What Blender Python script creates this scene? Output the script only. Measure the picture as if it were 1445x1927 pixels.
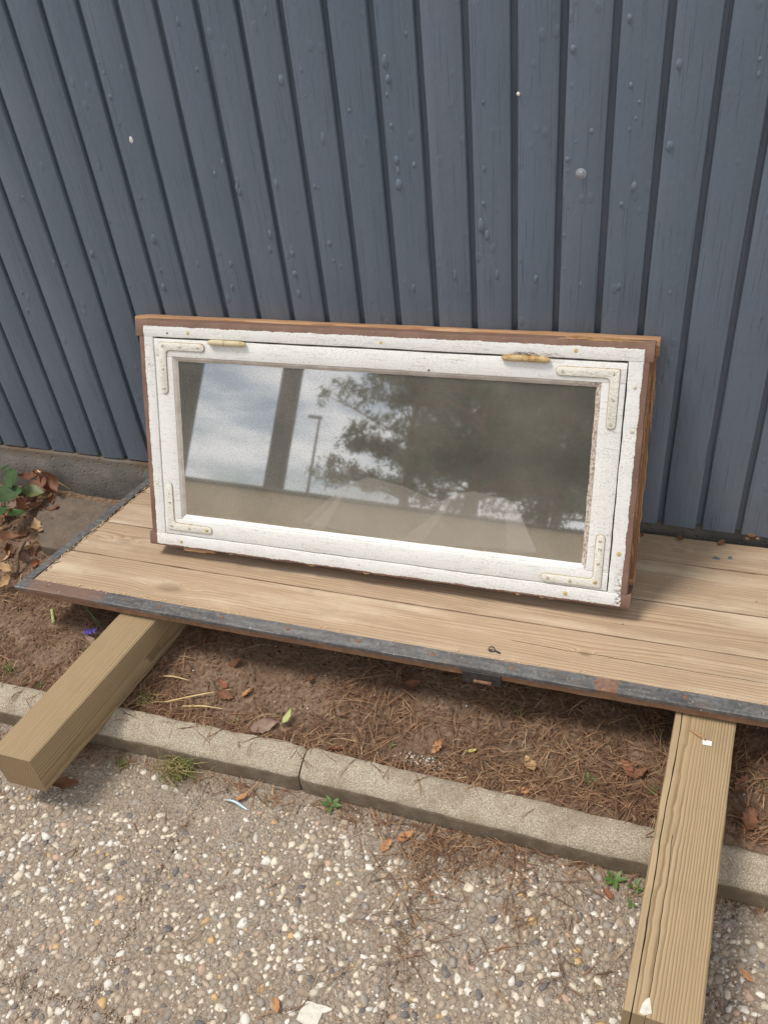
import bpy, bmesh, math, random
import numpy as np
from mathutils import Vector, Matrix, Euler, noise as mnoise
S = bpy.context.scene
for o in list(bpy.data.objects): bpy.data.objects.remove(o)
COL = S.collection
R = math.radians
random.seed(7); RNG = np.random.default_rng(7)

# ---------------------------------------------------------------- camera, sky, sun, exposure
cam = bpy.data.cameras.new('camera'); camo = bpy.data.objects.new('camera', cam); COL.objects.link(camo)
cam.sensor_fit = 'HORIZONTAL'; cam.sensor_width = 36.0; cam.lens = 36.0 * 1640.0 / 1445.0
cam.clip_start = 0.02; cam.clip_end = 1000
cr, cu, cf = Vector((0.947172, 0.306255, -0.095250)), Vector((-0.122885, 0.620852, 0.774236)), Vector((-0.296250, 0.721630, -0.625688))
cm = Matrix(((cr.x, cu.x, -cf.x, 0), (cr.y, cu.y, -cf.y, 0), (cr.z, cu.z, -cf.z, 0), (0, 0, 0, 1)))
cm.translation = Vector((-0.009940, -1.641367, 1.571285))
camo.matrix_world = cm
S.camera = camo

SUN_DIR = Vector((-0.40, -0.10, 0.91)).normalized()      # towards the sun
el = math.asin(SUN_DIR.z); az = math.atan2(SUN_DIR.x, SUN_DIR.y)
W = bpy.data.worlds.new('World'); S.world = W; W.use_nodes = True
wn = W.node_tree; wn.nodes.clear()
def wnode(t, **k):
    n = wn.nodes.new(t)
    for a, b in k.items(): setattr(n, a, b)
    return n
sky = wnode('ShaderNodeTexSky', sky_type='NISHITA', sun_disc=False, sun_elevation=el, sun_rotation=az, air_density=1.0, dust_density=1.0)
tc = wnode('ShaderNodeTexCoord'); sep = wnode('ShaderNodeSeparateXYZ'); wn.links.new(tc.outputs['Generated'], sep.inputs[0])
zz = wnode('ShaderNodeMath', operation='MAXIMUM'); wn.links.new(sep.outputs[2], zz.inputs[0]); zz.inputs[1].default_value = 0.0
za = wnode('ShaderNodeMath', operation='ADD'); wn.links.new(zz.outputs[0], za.inputs[0]); za.inputs[1].default_value = 0.22
dv = wnode('ShaderNodeVectorMath', operation='DIVIDE'); wn.links.new(tc.outputs['Generated'], dv.inputs[0])
cb = wnode('ShaderNodeCombineXYZ')
for i in range(3): wn.links.new(za.outputs[0], cb.inputs[i])
wn.links.new(cb.outputs[0], dv.inputs[1])
nz = wnode('ShaderNodeTexNoise'); nz.inputs['Scale'].default_value = 1.15; nz.inputs['Detail'].default_value = 8; nz.inputs['Roughness'].default_value = 0.58
wn.links.new(dv.outputs[0], nz.inputs['Vector'])
rp = wnode('ShaderNodeValToRGB'); rp.color_ramp.elements[0].position = 0.36; rp.color_ramp.elements[1].position = 0.52
wn.links.new(nz.outputs[0], rp.inputs[0])
nz2 = wnode('ShaderNodeTexNoise'); nz2.inputs['Scale'].default_value = 2.3; nz2.inputs['Detail'].default_value = 6
wn.links.new(dv.outputs[0], nz2.inputs['Vector'])
rp2 = wnode('ShaderNodeValToRGB'); e = rp2.color_ramp.elements
e[0].position = 0.3; e[0].color = (9.5, 9.8, 10.4, 1); e[1].position = 0.7; e[1].color = (13.5, 13.5, 13.6, 1)
wn.links.new(nz2.outputs[0], rp2.inputs[0])
mx = wnode('ShaderNodeMix', data_type='RGBA'); wn.links.new(rp.outputs[0], mx.inputs[0]); wn.links.new(sky.outputs[0], mx.inputs[6]); wn.links.new(rp2.outputs[0], mx.inputs[7])
bg = wnode('ShaderNodeBackground'); bg.inputs['Strength'].default_value = 0.085; wn.links.new(mx.outputs[2], bg.inputs[0])
wo = wnode('ShaderNodeOutputWorld'); wn.links.new(bg.outputs[0], wo.inputs[0])

sl = bpy.data.lights.new('sun', 'SUN'); slo = bpy.data.objects.new('sun', sl); COL.objects.link(slo)
sl.energy = 2.5; sl.angle = R(15); sl.color = (1.0, 0.95, 0.87)
slo.rotation_euler = (-SUN_DIR).to_track_quat('-Z', 'Y').to_euler(); slo.location = (-4, -3, 6)
S.view_settings.view_transform = 'Standard'; S.view_settings.look = 'None'; S.view_settings.exposure = 0.24; S.view_settings.gamma = 1.0
S.render.engine = 'CYCLES'

# ---------------------------------------------------------------- material helper
class MT:
    def __init__(s, name):
        s.m = bpy.data.materials.new(name); s.m.use_nodes = True; s.t = s.m.node_tree; s.t.nodes.clear()
        s.out = s.t.nodes.new('ShaderNodeOutputMaterial'); s._tc = None
    def nd(s, typ, **k):
        n = s.t.nodes.new(typ)
        for a, b in k.items(): setattr(n, a, b)
        return n
    def put(s, sock, v):
        if isinstance(v, bpy.types.NodeSocket): s.t.links.new(v, sock)
        elif v is not None:
            if isinstance(v, tuple) and len(v) == 3 and sock.type == 'RGBA': v = (*v, 1)
            sock.default_value = v
    def obj(s):
        if not s._tc: s._tc = s.nd('ShaderNodeTexCoord')
        return s._tc.outputs['Object']
    def geo_pos(s): return s.nd('ShaderNodeNewGeometry').outputs['Position']
    def rnd(s): return s.nd('ShaderNodeObjectInfo').outputs['Random']
    def vm(s, op, a, b=None):
        n = s.nd('ShaderNodeVectorMath', operation=op); s.put(n.inputs[0], a)
        if b is not None: s.put(n.inputs[3] if op == 'SCALE' else n.inputs[1], b)
        return n.outputs['Value'] if op in ('LENGTH', 'DISTANCE', 'DOT_PRODUCT') else n.outputs[0]
    def ma(s, op, a, b=None, c=None, clamp=False):
        n = s.nd('ShaderNodeMath', operation=op, use_clamp=clamp); s.put(n.inputs[0], a)
        if b is not None: s.put(n.inputs[1], b)
        if c is not None: s.put(n.inputs[2], c)
        return n.outputs[0]
    def xyz(s, v):
        n = s.nd('ShaderNodeSeparateXYZ'); s.put(n.inputs[0], v); return n.outputs
    def comb(s, x, y, z):
        n = s.nd('ShaderNodeCombineXYZ'); s.put(n.inputs[0], x); s.put(n.inputs[1], y); s.put(n.inputs[2], z); return n.outputs[0]
    def noise(s, v, sc, det=3.0, ro=0.5, dist=0.0, col=False):
        n = s.nd('ShaderNodeTexNoise'); s.put(n.inputs['Vector'], v); n.inputs['Scale'].default_value = sc
        n.inputs['Detail'].default_value = det; n.inputs['Roughness'].default_value = ro; n.inputs['Distortion'].default_value = dist
        return n.outputs['Color'] if col else n.outputs[0]
    def vor(s, v, sc, feat='F1', rand=1.0):
        n = s.nd('ShaderNodeTexVoronoi', feature=feat); s.put(n.inputs['Vector'], v); n.inputs['Scale'].default_value = sc
        n.inputs['Randomness'].default_value = rand; return n.outputs
    def ramp(s, f, stops, interp='LINEAR'):
        n = s.nd('ShaderNodeValToRGB'); s.put(n.inputs[0], f); r = n.color_ramp; r.interpolation = interp
        while len(r.elements) < len(stops): r.elements.new(0.5)
        for e, (p, c) in zip(r.elements, stops):
            e.position = p; e.color = (c, c, c, 1) if not isinstance(c, tuple) else (*c, 1)
        return n.outputs[0]
    def mix(s, f, a, b, blend='MIX'):
        n = s.nd('ShaderNodeMix', data_type='RGBA', blend_type=blend); s.put(n.inputs[0], f); s.put(n.inputs[6], a); s.put(n.inputs[7], b); return n.outputs[2]
    def bump(s, h, st=0.5, d=0.002, nrm=None):
        n = s.nd('ShaderNodeBump'); n.inputs['Strength'].default_value = st; n.inputs['Distance'].default_value = d
        s.put(n.inputs['Height'], h)
        if nrm is not None: s.put(n.inputs['Normal'], nrm)
        return n.outputs[0]
    def bsdf(s, col, rough=0.8, nrm=None, spec=0.4, metal=0.0, link=True, **k):
        n = s.nd('ShaderNodeBsdfPrincipled'); s.put(n.inputs['Base Color'], col); s.put(n.inputs['Roughness'], rough)
        s.put(n.inputs['Specular IOR Level'], spec); s.put(n.inputs['Metallic'], metal)
        for a, b in k.items(): s.put(n.inputs[a.replace('_', ' ')], b)
        if nrm is not None: s.put(n.inputs['Normal'], nrm)
        if link: s.t.links.new(n.outputs[0], s.out.inputs[0])
        return n.outputs[0]
def srgb(r, g, b):
    f = lambda v: (v / 255 / 12.92) if v / 255 <= 0.04045 else ((v / 255 + 0.055) / 1.055) ** 2.4
    return (f(r), f(g), f(b))

# ---------------------------------------------------------------- materials
def wood(name, light, dark, period=0.006, pith=(0.15, -0.05), warp=0.02, stretch=1.2, tint=None, rough=0.75, bumpst=0.35, crack=None, knots=None, fibre=1.0, stain=0.35, contrast=1.0, axis='x', shift=0.25, streak=0.0, bleach=None, vary=0.0):
    """annual rings about a pith axis that runs along local X"""
    m = MT(name); o = m.obj(); rn = m.rnd()
    if axis == 'z': q_ = m.xyz(o); o = m.comb(q_[2], q_[0], q_[1])
    off = m.comb(m.ma('MULTIPLY', rn, 7.3), m.ma('MULTIPLY', rn, 0.0), m.ma('MULTIPLY', rn, 0.0))
    p = m.vm('ADD', o, off)
    ps = m.vm('MULTIPLY', p, (stretch, 6.0, 6.0))
    w1 = m.noise(ps, 1.6, 3, 0.5, col=True); wv = m.vm('SCALE', m.vm('SUBTRACT', w1, (0.5, 0.5, 0.5)), warp * 2)
    x, y, z = m.xyz(m.vm('ADD', p, wv))
    ry = m.ma('ADD', y, m.ma('ADD', m.ma('MULTIPLY', rn, shift), pith[0])); rz = m.ma('ADD', z, pith[1])
    r = m.ma('SQRT', m.ma('ADD', m.ma('MULTIPLY', ry, ry), m.ma('MULTIPLY', rz, rz)))
    if knots:                                   # rings bend round knots
        kx, ky, kz = m.xyz(o); kd = None
        for (ax, ay, kr) in knots:
            d = m.ma('SQRT', m.ma('ADD', m.ma('POWER', m.ma('MULTIPLY', m.ma('SUBTRACT', kx, ax), 0.45), 2.0), m.ma('POWER', m.ma('SUBTRACT', ky, ay), 2.0)))
            g = m.ma('DIVIDE', kr * kr, m.ma('ADD', m.ma('MULTIPLY', d, d), kr * kr * 0.35)); kd = g if kd is None else m.ma('ADD', kd, g)
        r = m.ma('ADD', r, m.ma('MULTIPLY', kd, 0.026))
    if vary: r = m.ma('ADD', r, m.ma('MULTIPLY', m.ma('SINE', m.ma('MULTIPLY', r, 95.0)), vary))
    fr = m.ma('FRACT', m.ma('DIVIDE', m.ma('ADD', r, m.ma('MULTIPLY', m.noise(m.vm('MULTIPLY', p, (1.5, 60, 60)), 3, 2), period * 0.5)), period))
    ring = m.ramp(fr, [(0.0, 0.0), (0.55, 0.35 * contrast), (0.85, 1.0 * contrast), (0.93, 0.75 * contrast), (1.0, 0.0)])
    fib = m.noise(m.vm('MULTIPLY', p, (9, 420, 420)), 1.0, 4, 0.6)
    blot = m.noise(m.vm('MULTIPLY', p, (3, 9, 9)), 1.3, 4, 0.6)
    c = m.mix(ring, light, dark)
    if knots: c = m.mix(m.ma('MULTIPLY', m.ramp(m.ma('MULTIPLY', kd, 0.25), [(0.16, 0.0), (0.42, 1.0)]), 0.6), c, tuple(v * 0.42 for v in dark))
    c = m.mix(m.ma('MULTIPLY', m.ramp(fib, [(0.4, 0.0), (0.75, 1.0)]), 0.3 * fibre), c, tuple(v * 0.6 for v in dark))
    c = m.mix(m.ma('MULTIPLY', m.ramp(blot, [(0.42, 0.0), (0.7, 1.0)]), stain), c, tint or tuple(v * 0.8 for v in dark))
    if streak:
        sk = m.noise(m.vm('MULTIPLY', p, (2.2, 55, 55)), 1.0, 4, 0.6)
        c = m.mix(m.ma('MULTIPLY', m.ramp(sk, [(0.45, 0.0), (0.75, 1.0)]), streak), c, tuple(v * 0.78 for v in dark))
    if bleach:
        bn = m.noise(m.vm('MULTIPLY', p, (2.2, 16, 16)), 1.0, 5, 0.6)
        c = m.mix(m.ma('MULTIPLY', m.ramp(bn, [(0.5, 0.0), (0.68, 1.0)]), 0.75), c, bleach)
    fine = m.noise(p, 260, 3, 0.7)
    c = m.mix(m.ramp(fine, [(0.66, 0.0), (0.74, 0.5)]), c, tuple(v * 0.45 for v in dark))
    c = m.mix(m.ma('MULTIPLY', m.ramp(m.noise(o, 16, 5, 0.7), [(0.52, 0.0), (0.72, 1.0)]), 0.3), c, tuple(v * 0.5 for v in light))
    c = m.mix(m.ma('MULTIPLY', rn, 0.22), c, tuple(v * 0.75 for v in light))
    h = m.ma('SUBTRACT', m.ma('MULTIPLY', fib, 0.6 * fibre), m.ma('MULTIPLY', ring, 0.5))
    if crack:
        x0, y0, z0 = m.xyz(o)
        cl = m.noise(m.vm('MULTIPLY', o, (1.0, 0, 0)), 5.0, 4, 0.5)
        for (cy, amp, wid, xa, xb) in crack:
            d = m.ma('ABSOLUTE', m.ma('SUBTRACT', m.ma('SUBTRACT', y0, cy), m.ma('MULTIPLY', m.ma('SUBTRACT', cl, 0.5), amp)))
            k = m.ma('MULTIPLY', m.ma('LESS_THAN', d, m.ma('MULTIPLY', m.noise(m.vm('MULTIPLY', o, (1, 0, 0)), 11 + cy * 50, 2), wid)), m.ma('MULTIPLY', m.ma('GREATER_THAN', x0, xa), m.ma('LESS_THAN', x0, xb)))
            c = m.mix(k, c, (0.02, 0.013, 0.008)); h = m.ma('SUBTRACT', h, m.ma('MULTIPLY', k, 3.0))
    m.bsdf(c, rough, m.bump(h, bumpst, 0.0012), 0.25)
    return m

M = {}
def build_mats():
    # blue-grey wall paint: brush streaks, orange peel, tiny blisters
    m = MT('wall_paint'); o = m.obj(); p = m.vm('ADD', o, m.comb(0.0, 0.0, m.ma('MULTIPLY', m.rnd(), 9.0)))
    st = m.noise(m.vm('MULTIPLY', p, (190, 190, 9)), 1.0, 5, 0.65)
    peel = m.noise(m.vm('MULTIPLY', p, (1, 1, 0.55)), 140, 3, 0.5)
    v = m.vor(m.vm('MULTIPLY', p, (1, 0.3, 0.55)), 36)
    keep = m.ramp(m.noise(m.vm('MULTIPLY', p, (1, 1, 0.7)), 9, 2), [(0.47, 0.0), (0.57, 1.0)])
    bl = m.ma('MULTIPLY', m.ramp(v['Distance'], [(0.0, 1.0), (0.12, 0.8), (0.24, 0.0)], 'EASE'), keep)
    v2 = m.vor(m.vm('MULTIPLY', p, (1, 0.3, 0.25)), 85)
    bl2 = m.ma('MULTIPLY', m.ramp(v2['Distance'], [(0.0, 1.0), (0.22, 0.0)], 'EASE'), m.ramp(m.noise(p, 14, 2), [(0.5, 0.0), (0.62, 0.6)]))
    crackv = m.ramp(m.noise(m.vm('MULTIPLY', p, (420, 420, 6)), 1.0, 2, 0.5), [(0.28, 0.0), (0.36, 1.0)])
    big = m.noise(m.vm('MULTIPLY', p, (1, 1, 0.5)), 3.2, 4, 0.6)
    c = m.mix(m.ramp(big, [(0.3, 0.0), (0.7, 1.0)]), srgb(95, 109, 123), srgb(108, 118, 131))
    c = m.mix(m.ma('MULTIPLY', m.ramp(st, [(0.55, 0.0), (0.8, 1.0)]), 0.15), c, srgb(124, 133, 142))
    zc = m.xyz(m.geo_pos())[2]
    dirt = m.ma('MULTIPLY', m.ramp(zc, [(0.2, 1.0), (0.5, 0.0)]), m.ramp(m.noise(m.vm('MULTIPLY', p, (30, 30, 7)), 1.0, 5, 0.65), [(0.35, 0.1), (0.75, 0.75)]))
    c = m.mix(m.ma('MULTIPLY', dirt, 0.4), c, srgb(72, 68, 62))
    runs = m.ramp(m.noise(m.vm('MULTIPLY', p, (38, 38, 1.3)), 1.0, 4, 0.6), [(0.52, 0.0), (0.72, 1.0)]); c = m.mix(m.ma('MULTIPLY', runs, 0.22), c, srgb(72, 80, 88))
    dust = m.ramp(m.noise(p, 330, 2, 0.5), [(0.74, 0.0), (0.78, 0.6)])
    c = m.mix(m.ma('MULTIPLY', dust, 0.35), c, srgb(150, 150, 145))
    h = m.ma('ADD', m.ma('ADD', m.ma('MULTIPLY', st, 0.26), m.ma('MULTIPLY', peel, 0.32)), m.ma('ADD', m.ma('MULTIPLY', bl, 0.5), m.ma('ADD', m.ma('MULTIPLY', bl2, 0.5), m.ma('MULTIPLY', crackv, 0.4))))
    m.bsdf(c, m.ramp(big, [(0.3, 0.36), (0.7, 0.48)]), m.bump(h, 1.0, 0.0021), 0.5); M['wall'] = m
    # concrete plinth
    m = MT('plinth_concrete'); p = m.geo_pos()
    n1 = m.noise(p, 9, 6, 0.6); n2 = m.noise(p, 160, 4, 0.6); pits = m.vor(p, 70)['Distance']
    c = m.ramp(n1, [(0.3, srgb(98, 94, 88)), (0.55, srgb(122, 118, 110)), (0.75, srgb(140, 133, 122))])
    z = m.xyz(p)[2]
    c = m.mix(m.ma('MULTIPLY', m.ramp(z, [(0.18, 0.0), (0.215, 1.0)]), m.ramp(n1, [(0.4, 0.1), (0.6, 0.9)])), c, srgb(92, 70, 48))
    c = m.mix(m.ramp(n2, [(0.6, 0.0), (0.75, 0.5)]), c, srgb(70, 66, 60))
    hh = m.ma('ADD', m.ma('MULTIPLY', n2, 0.5), m.ramp(pits, [(0.0, 0.0), (0.3, 1.0)]))
    m.bsdf(c, 0.9, m.bump(hh, 0.8, 0.003)); M['plinth'] = m
    # soil
    m = MT('soil'); p = m.geo_pos()
    n1 = m.noise(p, 5, 6, 0.6); n2 = m.noise(p, 95, 5, 0.65); n3 = m.noise(p, 420, 3, 0.6)
    c = m.ramp(n2, [(0.25, srgb(88, 71, 58)), (0.5, srgb(130, 107, 88)), (0.75, srgb(168, 144, 121))])
    c = m.mix(m.ramp(n1, [(0.4, 0.0), (0.65, 0.6)]), c, srgb(104, 81, 64))
    c = m.mix(m.ramp(n3, [(0.62, 0.0), (0.72, 0.8)]), c, srgb(168, 148, 126))
    c = m.mix(m.ramp(m.noise(p, 300, 2), [(0.24, 0.7), (0.33, 0.0)]), c, srgb(52, 38, 30))
    m.bsdf(c, 0.95, m.bump(m.ma('ADD', n2, m.ma('MULTIPLY', n3, 0.5)), 1.0, 0.006), 0.15); M['soil'] = m
    # mortar of the exposed aggregate slabs
    m = MT('aggregate_mortar'); p = m.geo_pos()
    n1 = m.noise(p, 4.5, 5, 0.6); n2 = m.noise(p, 170, 5, 0.7); vv = m.vor(p, 230)
    c = m.ramp(n2, [(0.25, srgb(120, 106, 91)), (0.5, srgb(156, 141, 124)), (0.75, srgb(188, 175, 158))])
    c = m.mix(0.3, c, m.mix(m.ramp(m.xyz(vv['Color'])[0], [(0.0, 0.0), (1.0, 1.0)]), srgb(128, 110, 94), srgb(208, 196, 180)))
    c = m.mix(m.ma('MULTIPLY', m.ramp(n1, [(0.42, 0.0), (0.62, 1.0)]), 0.45), c, srgb(146, 124, 104))
    yy = m.xyz(p)[1]                      # trodden earth along the kerb
    c = m.mix(m.ma('MULTIPLY', m.ramp(m.ma('ADD', yy, m.ma('MULTIPLY', n1, 0.16)), [(0.0, 0.0), (1.0, 1.0)]), 0.0), c, srgb(122, 104, 88))
    m.bsdf(c, 0.93, m.bump(m.ma('ADD', n2, m.ma('MULTIPLY', vv['Distance'], 0.8)), 1.0, 0.005), 0.15); M['mortar'] = m
    cols = dict(white=(218, 212, 201), cream=(212, 200, 180), tan=(170, 153, 134), grey=(150, 142, 132), taupe=(155, 140, 124), dark=(106, 103, 102), ochre=(196, 164, 118), pink=(188, 158, 138))
    for k, v in cols.items():
        m = MT('pebble_' + k); p = m.geo_pos(); rn = m.rnd()
        n1 = m.noise(p, 150, 4, 0.6); n2 = m.noise(p, 45, 2, 0.6)
        a = srgb(*v); c = m.mix(m.ramp(n2, [(0.3, 0.0), (0.7, 1.0)]), tuple(x * 0.8 for x in a), tuple(min(0.85, x * 1.12) for x in a))
        c = m.mix(m.ramp(n1, [(0.54, 0.0), (0.66, 0.7)]), c, tuple(x * 0.8 for x in srgb(160, 142, 122))); c = m.mix(m.ramp(m.noise(p, 34, 4, 0.7), [(0.5, 0.0), (0.68, 0.45)]), c, srgb(160, 142, 122))
        m.bsdf(c, 0.75, m.bump(n1, 0.7, 0.0014), 0.25); M['p_' + k] = m
    m = MT('dusty_stone'); p = m.geo_pos(); n1 = m.noise(p, 26, 5, 0.65); n2 = m.noise(p, 240, 4, 0.7)
    c = m.ramp(n1, [(0.3, srgb(104, 92, 82)), (0.7, srgb(134, 120, 106))]); c = m.mix(m.ramp(n2, [(0.6, 0.0), (0.72, 0.7)]), c, srgb(176, 166, 150))
    m.bsdf(c, 0.95, m.bump(m.ma('ADD', n1, n2), 1.0, 0.006), 0.15); M['dusty'] = m
    # kerb
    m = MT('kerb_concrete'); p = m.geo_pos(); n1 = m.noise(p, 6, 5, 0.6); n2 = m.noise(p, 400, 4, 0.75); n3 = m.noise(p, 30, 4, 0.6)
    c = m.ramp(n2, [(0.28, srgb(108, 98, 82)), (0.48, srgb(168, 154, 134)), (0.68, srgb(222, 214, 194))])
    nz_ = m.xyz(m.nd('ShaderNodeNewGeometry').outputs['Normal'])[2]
    grime_shade = m.ma('MULTIPLY', m.ramp(nz_, [(0.4, 1.0), (0.52, 0.0)]), m.ramp(n3, [(0.25, 0.6), (0.6, 1.0)]))  # soil stain plus painted shade: steep front face darkened by its normal
    c = m.mix(m.ma('MULTIPLY', grime_shade, 0.92), c, srgb(108, 93, 75))
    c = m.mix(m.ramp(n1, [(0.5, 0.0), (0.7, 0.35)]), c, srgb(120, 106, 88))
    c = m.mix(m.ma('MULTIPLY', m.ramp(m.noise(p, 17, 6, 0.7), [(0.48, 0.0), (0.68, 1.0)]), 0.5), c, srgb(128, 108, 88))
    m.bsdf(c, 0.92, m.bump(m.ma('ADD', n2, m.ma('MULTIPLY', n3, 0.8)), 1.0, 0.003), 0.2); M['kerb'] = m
    # timber
    M['beam'] = wood('split_timber', srgb(174, 152, 119), srgb(124, 100, 72), 0.0034, (-0.040, -0.045), 0.010, 0.45, tint=srgb(160, 136, 102), crack=[(0.0415, 0.012, 0.0020, -0.2, 0.60), (0.022, 0.02, 0.0010, 0.0, 0.3)], bumpst=0.55, fibre=0.9, stain=0.5, shift=0.0, vary=0.0022)
    M['beam_l'] = wood('plain_timber', srgb(170, 148, 115), srgb(118, 95, 68), 0.0044, (0.115, -0.03), 0.012, 0.6, tint=srgb(150, 126, 94), bumpst=0.55, fibre=0.9, stain=0.5, shift=0.0, vary=0.002)
    M['plank'] = wood('weathered_pine_plank', srgb(188, 164, 136), srgb(142, 115, 90), 0.0070, (0.02, -0.085), 0.042, 0.45, tint=srgb(166, 142, 120), knots=[(0.385, 0.085, 0.020), (0.72, 0.150, 0.008), (1.02, 0.34, 0.011), (1.35, 0.10, 0.007), (0.17, 0.22, 0.012), (1.5, 0.48, 0.01)], crack=[(0.103, 0.02, 0.0012, 1.2, 1.9)], bumpst=0.35, fibre=1.15, stain=0.45, contrast=0.9, streak=0.30, bleach=srgb(204, 186, 162), vary=0.003)
    M['bare'] = wood('bare_frame_wood', srgb(198, 160, 122), srgb(152, 112, 80), 0.005, (0.02, -0.05), 0.012, 1.5, tint=srgb(120, 76, 48), bumpst=0.5, stain=0.6)
    M['bare_v'] = wood('bare_frame_wood_upright', srgb(158, 116, 84), srgb(112, 76, 54), 0.005, (0.02, -0.05), 0.012, 1.5, tint=srgb(104, 66, 42), bumpst=0.6, stain=0.6, axis='z')
    M['splinter'] = wood('fresh_splinter', srgb(196, 160, 116), srgb(150, 112, 76), 0.004, (0.02, -0.05), 0.01, 1.5)
    # brown painted timber
    m = MT('brown_paint'); o = m.obj(); n1 = m.noise(m.vm('MULTIPLY', o, (12, 12, 12)), 1.0, 5, 0.6); n2 = m.noise(o, 190, 4, 0.6)
    c = m.ramp(n1, [(0.3, srgb(104, 78, 66)), (0.7, srgb(134, 104, 90))]); c = m.mix(m.ramp(n2, [(0.66, 0.0), (0.74, 0.7)]), c, srgb(186, 160, 138))
    m.bsdf(c, 0.7, m.bump(n2, 0.5, 0.001), 0.3); M['brown'] = m
    # steel edging strip
    m = MT('rusty_steel'); o = m.obj(); n1 = m.noise(o, 11, 6, 0.65); n2 = m.noise(o, 130, 4, 0.6); n3 = m.noise(m.vm('MULTIPLY', o, (0.5, 1, 1)), 34, 5, 0.7)
    c = m.ramp(m.noise(m.vm('MULTIPLY', o, (14, 90, 60)), 1.0, 5, 0.6), [(0.3, srgb(68, 68, 69)), (0.55, srgb(94, 94, 94)), (0.75, srgb(124, 123, 120))])
    c = m.mix(m.ramp(n3, [(0.5, 0.0), (0.68, 0.6)]), c, srgb(106, 90, 78))
    c = m.mix(m.ramp(n2, [(0.52, 0.0), (0.66, 0.55)]), c, srgb(132, 128, 122)); c = m.mix(m.ramp(n2, [(0.3, 0.5), (0.42, 0.0)]), c, srgb(52, 50, 50))
    x, y, z = m.xyz(o)
    lft = m.ma('MULTIPLY', m.ma('LESS_THAN', y, 0.034), m.ramp(m.ma('ADD', x, m.ma('MULTIPLY', n3, 0.06)), [(0.05, 0.0), (0.08, 1.0), (0.24, 1.0), (0.3, 0.0)]))
    c = m.mix(m.ma('MULTIPLY', lft, 0.75), c, srgb(128, 98, 80))
    rp_ = m.ma('MULTIPLY', m.ma('GREATER_THAN', m.ma('ADD', x, m.ma('MULTIPLY', n3, 0.006)), 1.386), m.ma('LESS_THAN', m.ma('ADD', x, m.ma('MULTIPLY', n3, 0.006)), 1.427))
    c = m.mix(m.ma('MULTIPLY', rp_, m.ramp(n3, [(0.3, 0.95), (0.6, 0.55)])), c, m.ramp(n2, [(0.3, srgb(112, 78, 58)), (0.7, srgb(150, 108, 80))]))
    c = m.mix(m.ramp(m.noise(m.vm('MULTIPLY', o, (90, 40, 40)), 1.6, 3, 0.6), [(0.68, 0.0), (0.74, 0.9)]), c, srgb(190, 186, 176))
    m.bsdf(c, 0.5, m.bump(n2, 0.5, 0.001), 0.5, m.ramp(n3, [(0.4, 0.15), (0.65, 0.0)])); M['steel'] = m
    m = MT('rust'); o = m.obj(); n2 = m.noise(o, 160, 4, 0.6)
    m.bsdf(m.ramp(n2, [(0.3, srgb(96, 68, 54)), (0.7, srgb(136, 100, 80))]), 0.85, m.bump(n2, 0.6, 0.001)); M['rust'] = m
    m = MT('black_iron'); o = m.obj(); n2 = m.noise(o, 120, 4, 0.6)
    m.bsdf(m.ramp(n2, [(0.3, srgb(38, 36, 36)), (0.7, srgb(70, 66, 64))]), 0.6, m.bump(n2, 0.4, 0.001), 0.4); M['iron'] = m
    # old white paint (crackled, specked) and the frame paint (white over brown with a ragged line)
    def whitecol(m, o):
        n1 = m.noise(o, 7, 4, 0.6); n2 = m.noise(o, 240, 4, 0.65); n3 = m.noise(o, 60, 5, 0.7)
        cr_ = m.vor(m.vm('MULTIPLY', o, (110, 420, 420)), 1.0, 'DISTANCE_TO_EDGE')['Distance']
        craq = m.ma('MULTIPLY', m.ramp(cr_, [(0.0, 1.0), (0.05, 0.0)]), m.ramp(n1, [(0.36, 0.0), (0.56, 1.0)]))
        c = m.ramp(n1, [(0.3, srgb(222, 221, 218)), (0.7, srgb(234, 232, 226))])
        c = m.mix(m.ma('MULTIPLY', craq, 0.6), c, srgb(122, 112, 98))
        c = m.mix(m.ramp(n2, [(0.645, 0.0), (0.71, 0.9)]), c, srgb(112, 100, 84)); c = m.mix(m.ma('MULTIPLY', m.ramp(m.noise(m.vm('MULTIPLY', o, (16, 60, 260)), 1.0, 4, 0.65), [(0.56, 0.0), (0.69, 1.0)]), 0.5), c, srgb(158, 148, 130)); ch = m.ramp(m.noise(m.vm('MULTIPLY', o, (1, 1, 1.6)), 85, 6, 0.75), [(0.66, 0.0), (0.69, 1.0)]); c = m.mix(m.ma('MULTIPLY', ch, 0.8), c, srgb(150, 134, 112))
        c = m.mix(m.ma('MULTIPLY', m.ramp(n3, [(0.6, 0.0), (0.78, 1.0)]), 0.4), c, srgb(170, 158, 138))
        h = m.ma('SUBTRACT', m.ma('MULTIPLY', n3, 0.5), m.ma('ADD', m.ma('MULTIPLY', craq, 0.5), m.ma('MULTIPLY', n2, 0.4)))
        return c, h
    m = MT('white_paint'); o = m.obj(); c, h = whitecol(m, o); m.bsdf(c, 0.6, m.bump(h, 0.55, 0.0013), 0.35); M['white'] = m
    m = MT('frame_paint'); o = m.obj(); c, h = whitecol(m, o); x, y, z = m.xyz(o)
    nn = m.ma('ADD', m.ma('MULTIPLY', m.ma('SUBTRACT', m.noise(o, 22, 4, 0.6), 0.5), 0.008), m.ma('MULTIPLY', m.ma('SUBTRACT', m.noise(o, 210, 3, 0.6), 0.5), 0.0045))
    d = m.ma('MINIMUM', m.ma('MINIMUM', m.ma('ADD', x, 0.5245), m.ma('SUBTRACT', 0.5775, x)), m.ma('MINIMUM', m.ma('SUBTRACT', -0.0115, z), m.ma('ADD', z, 0.5355)))
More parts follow.
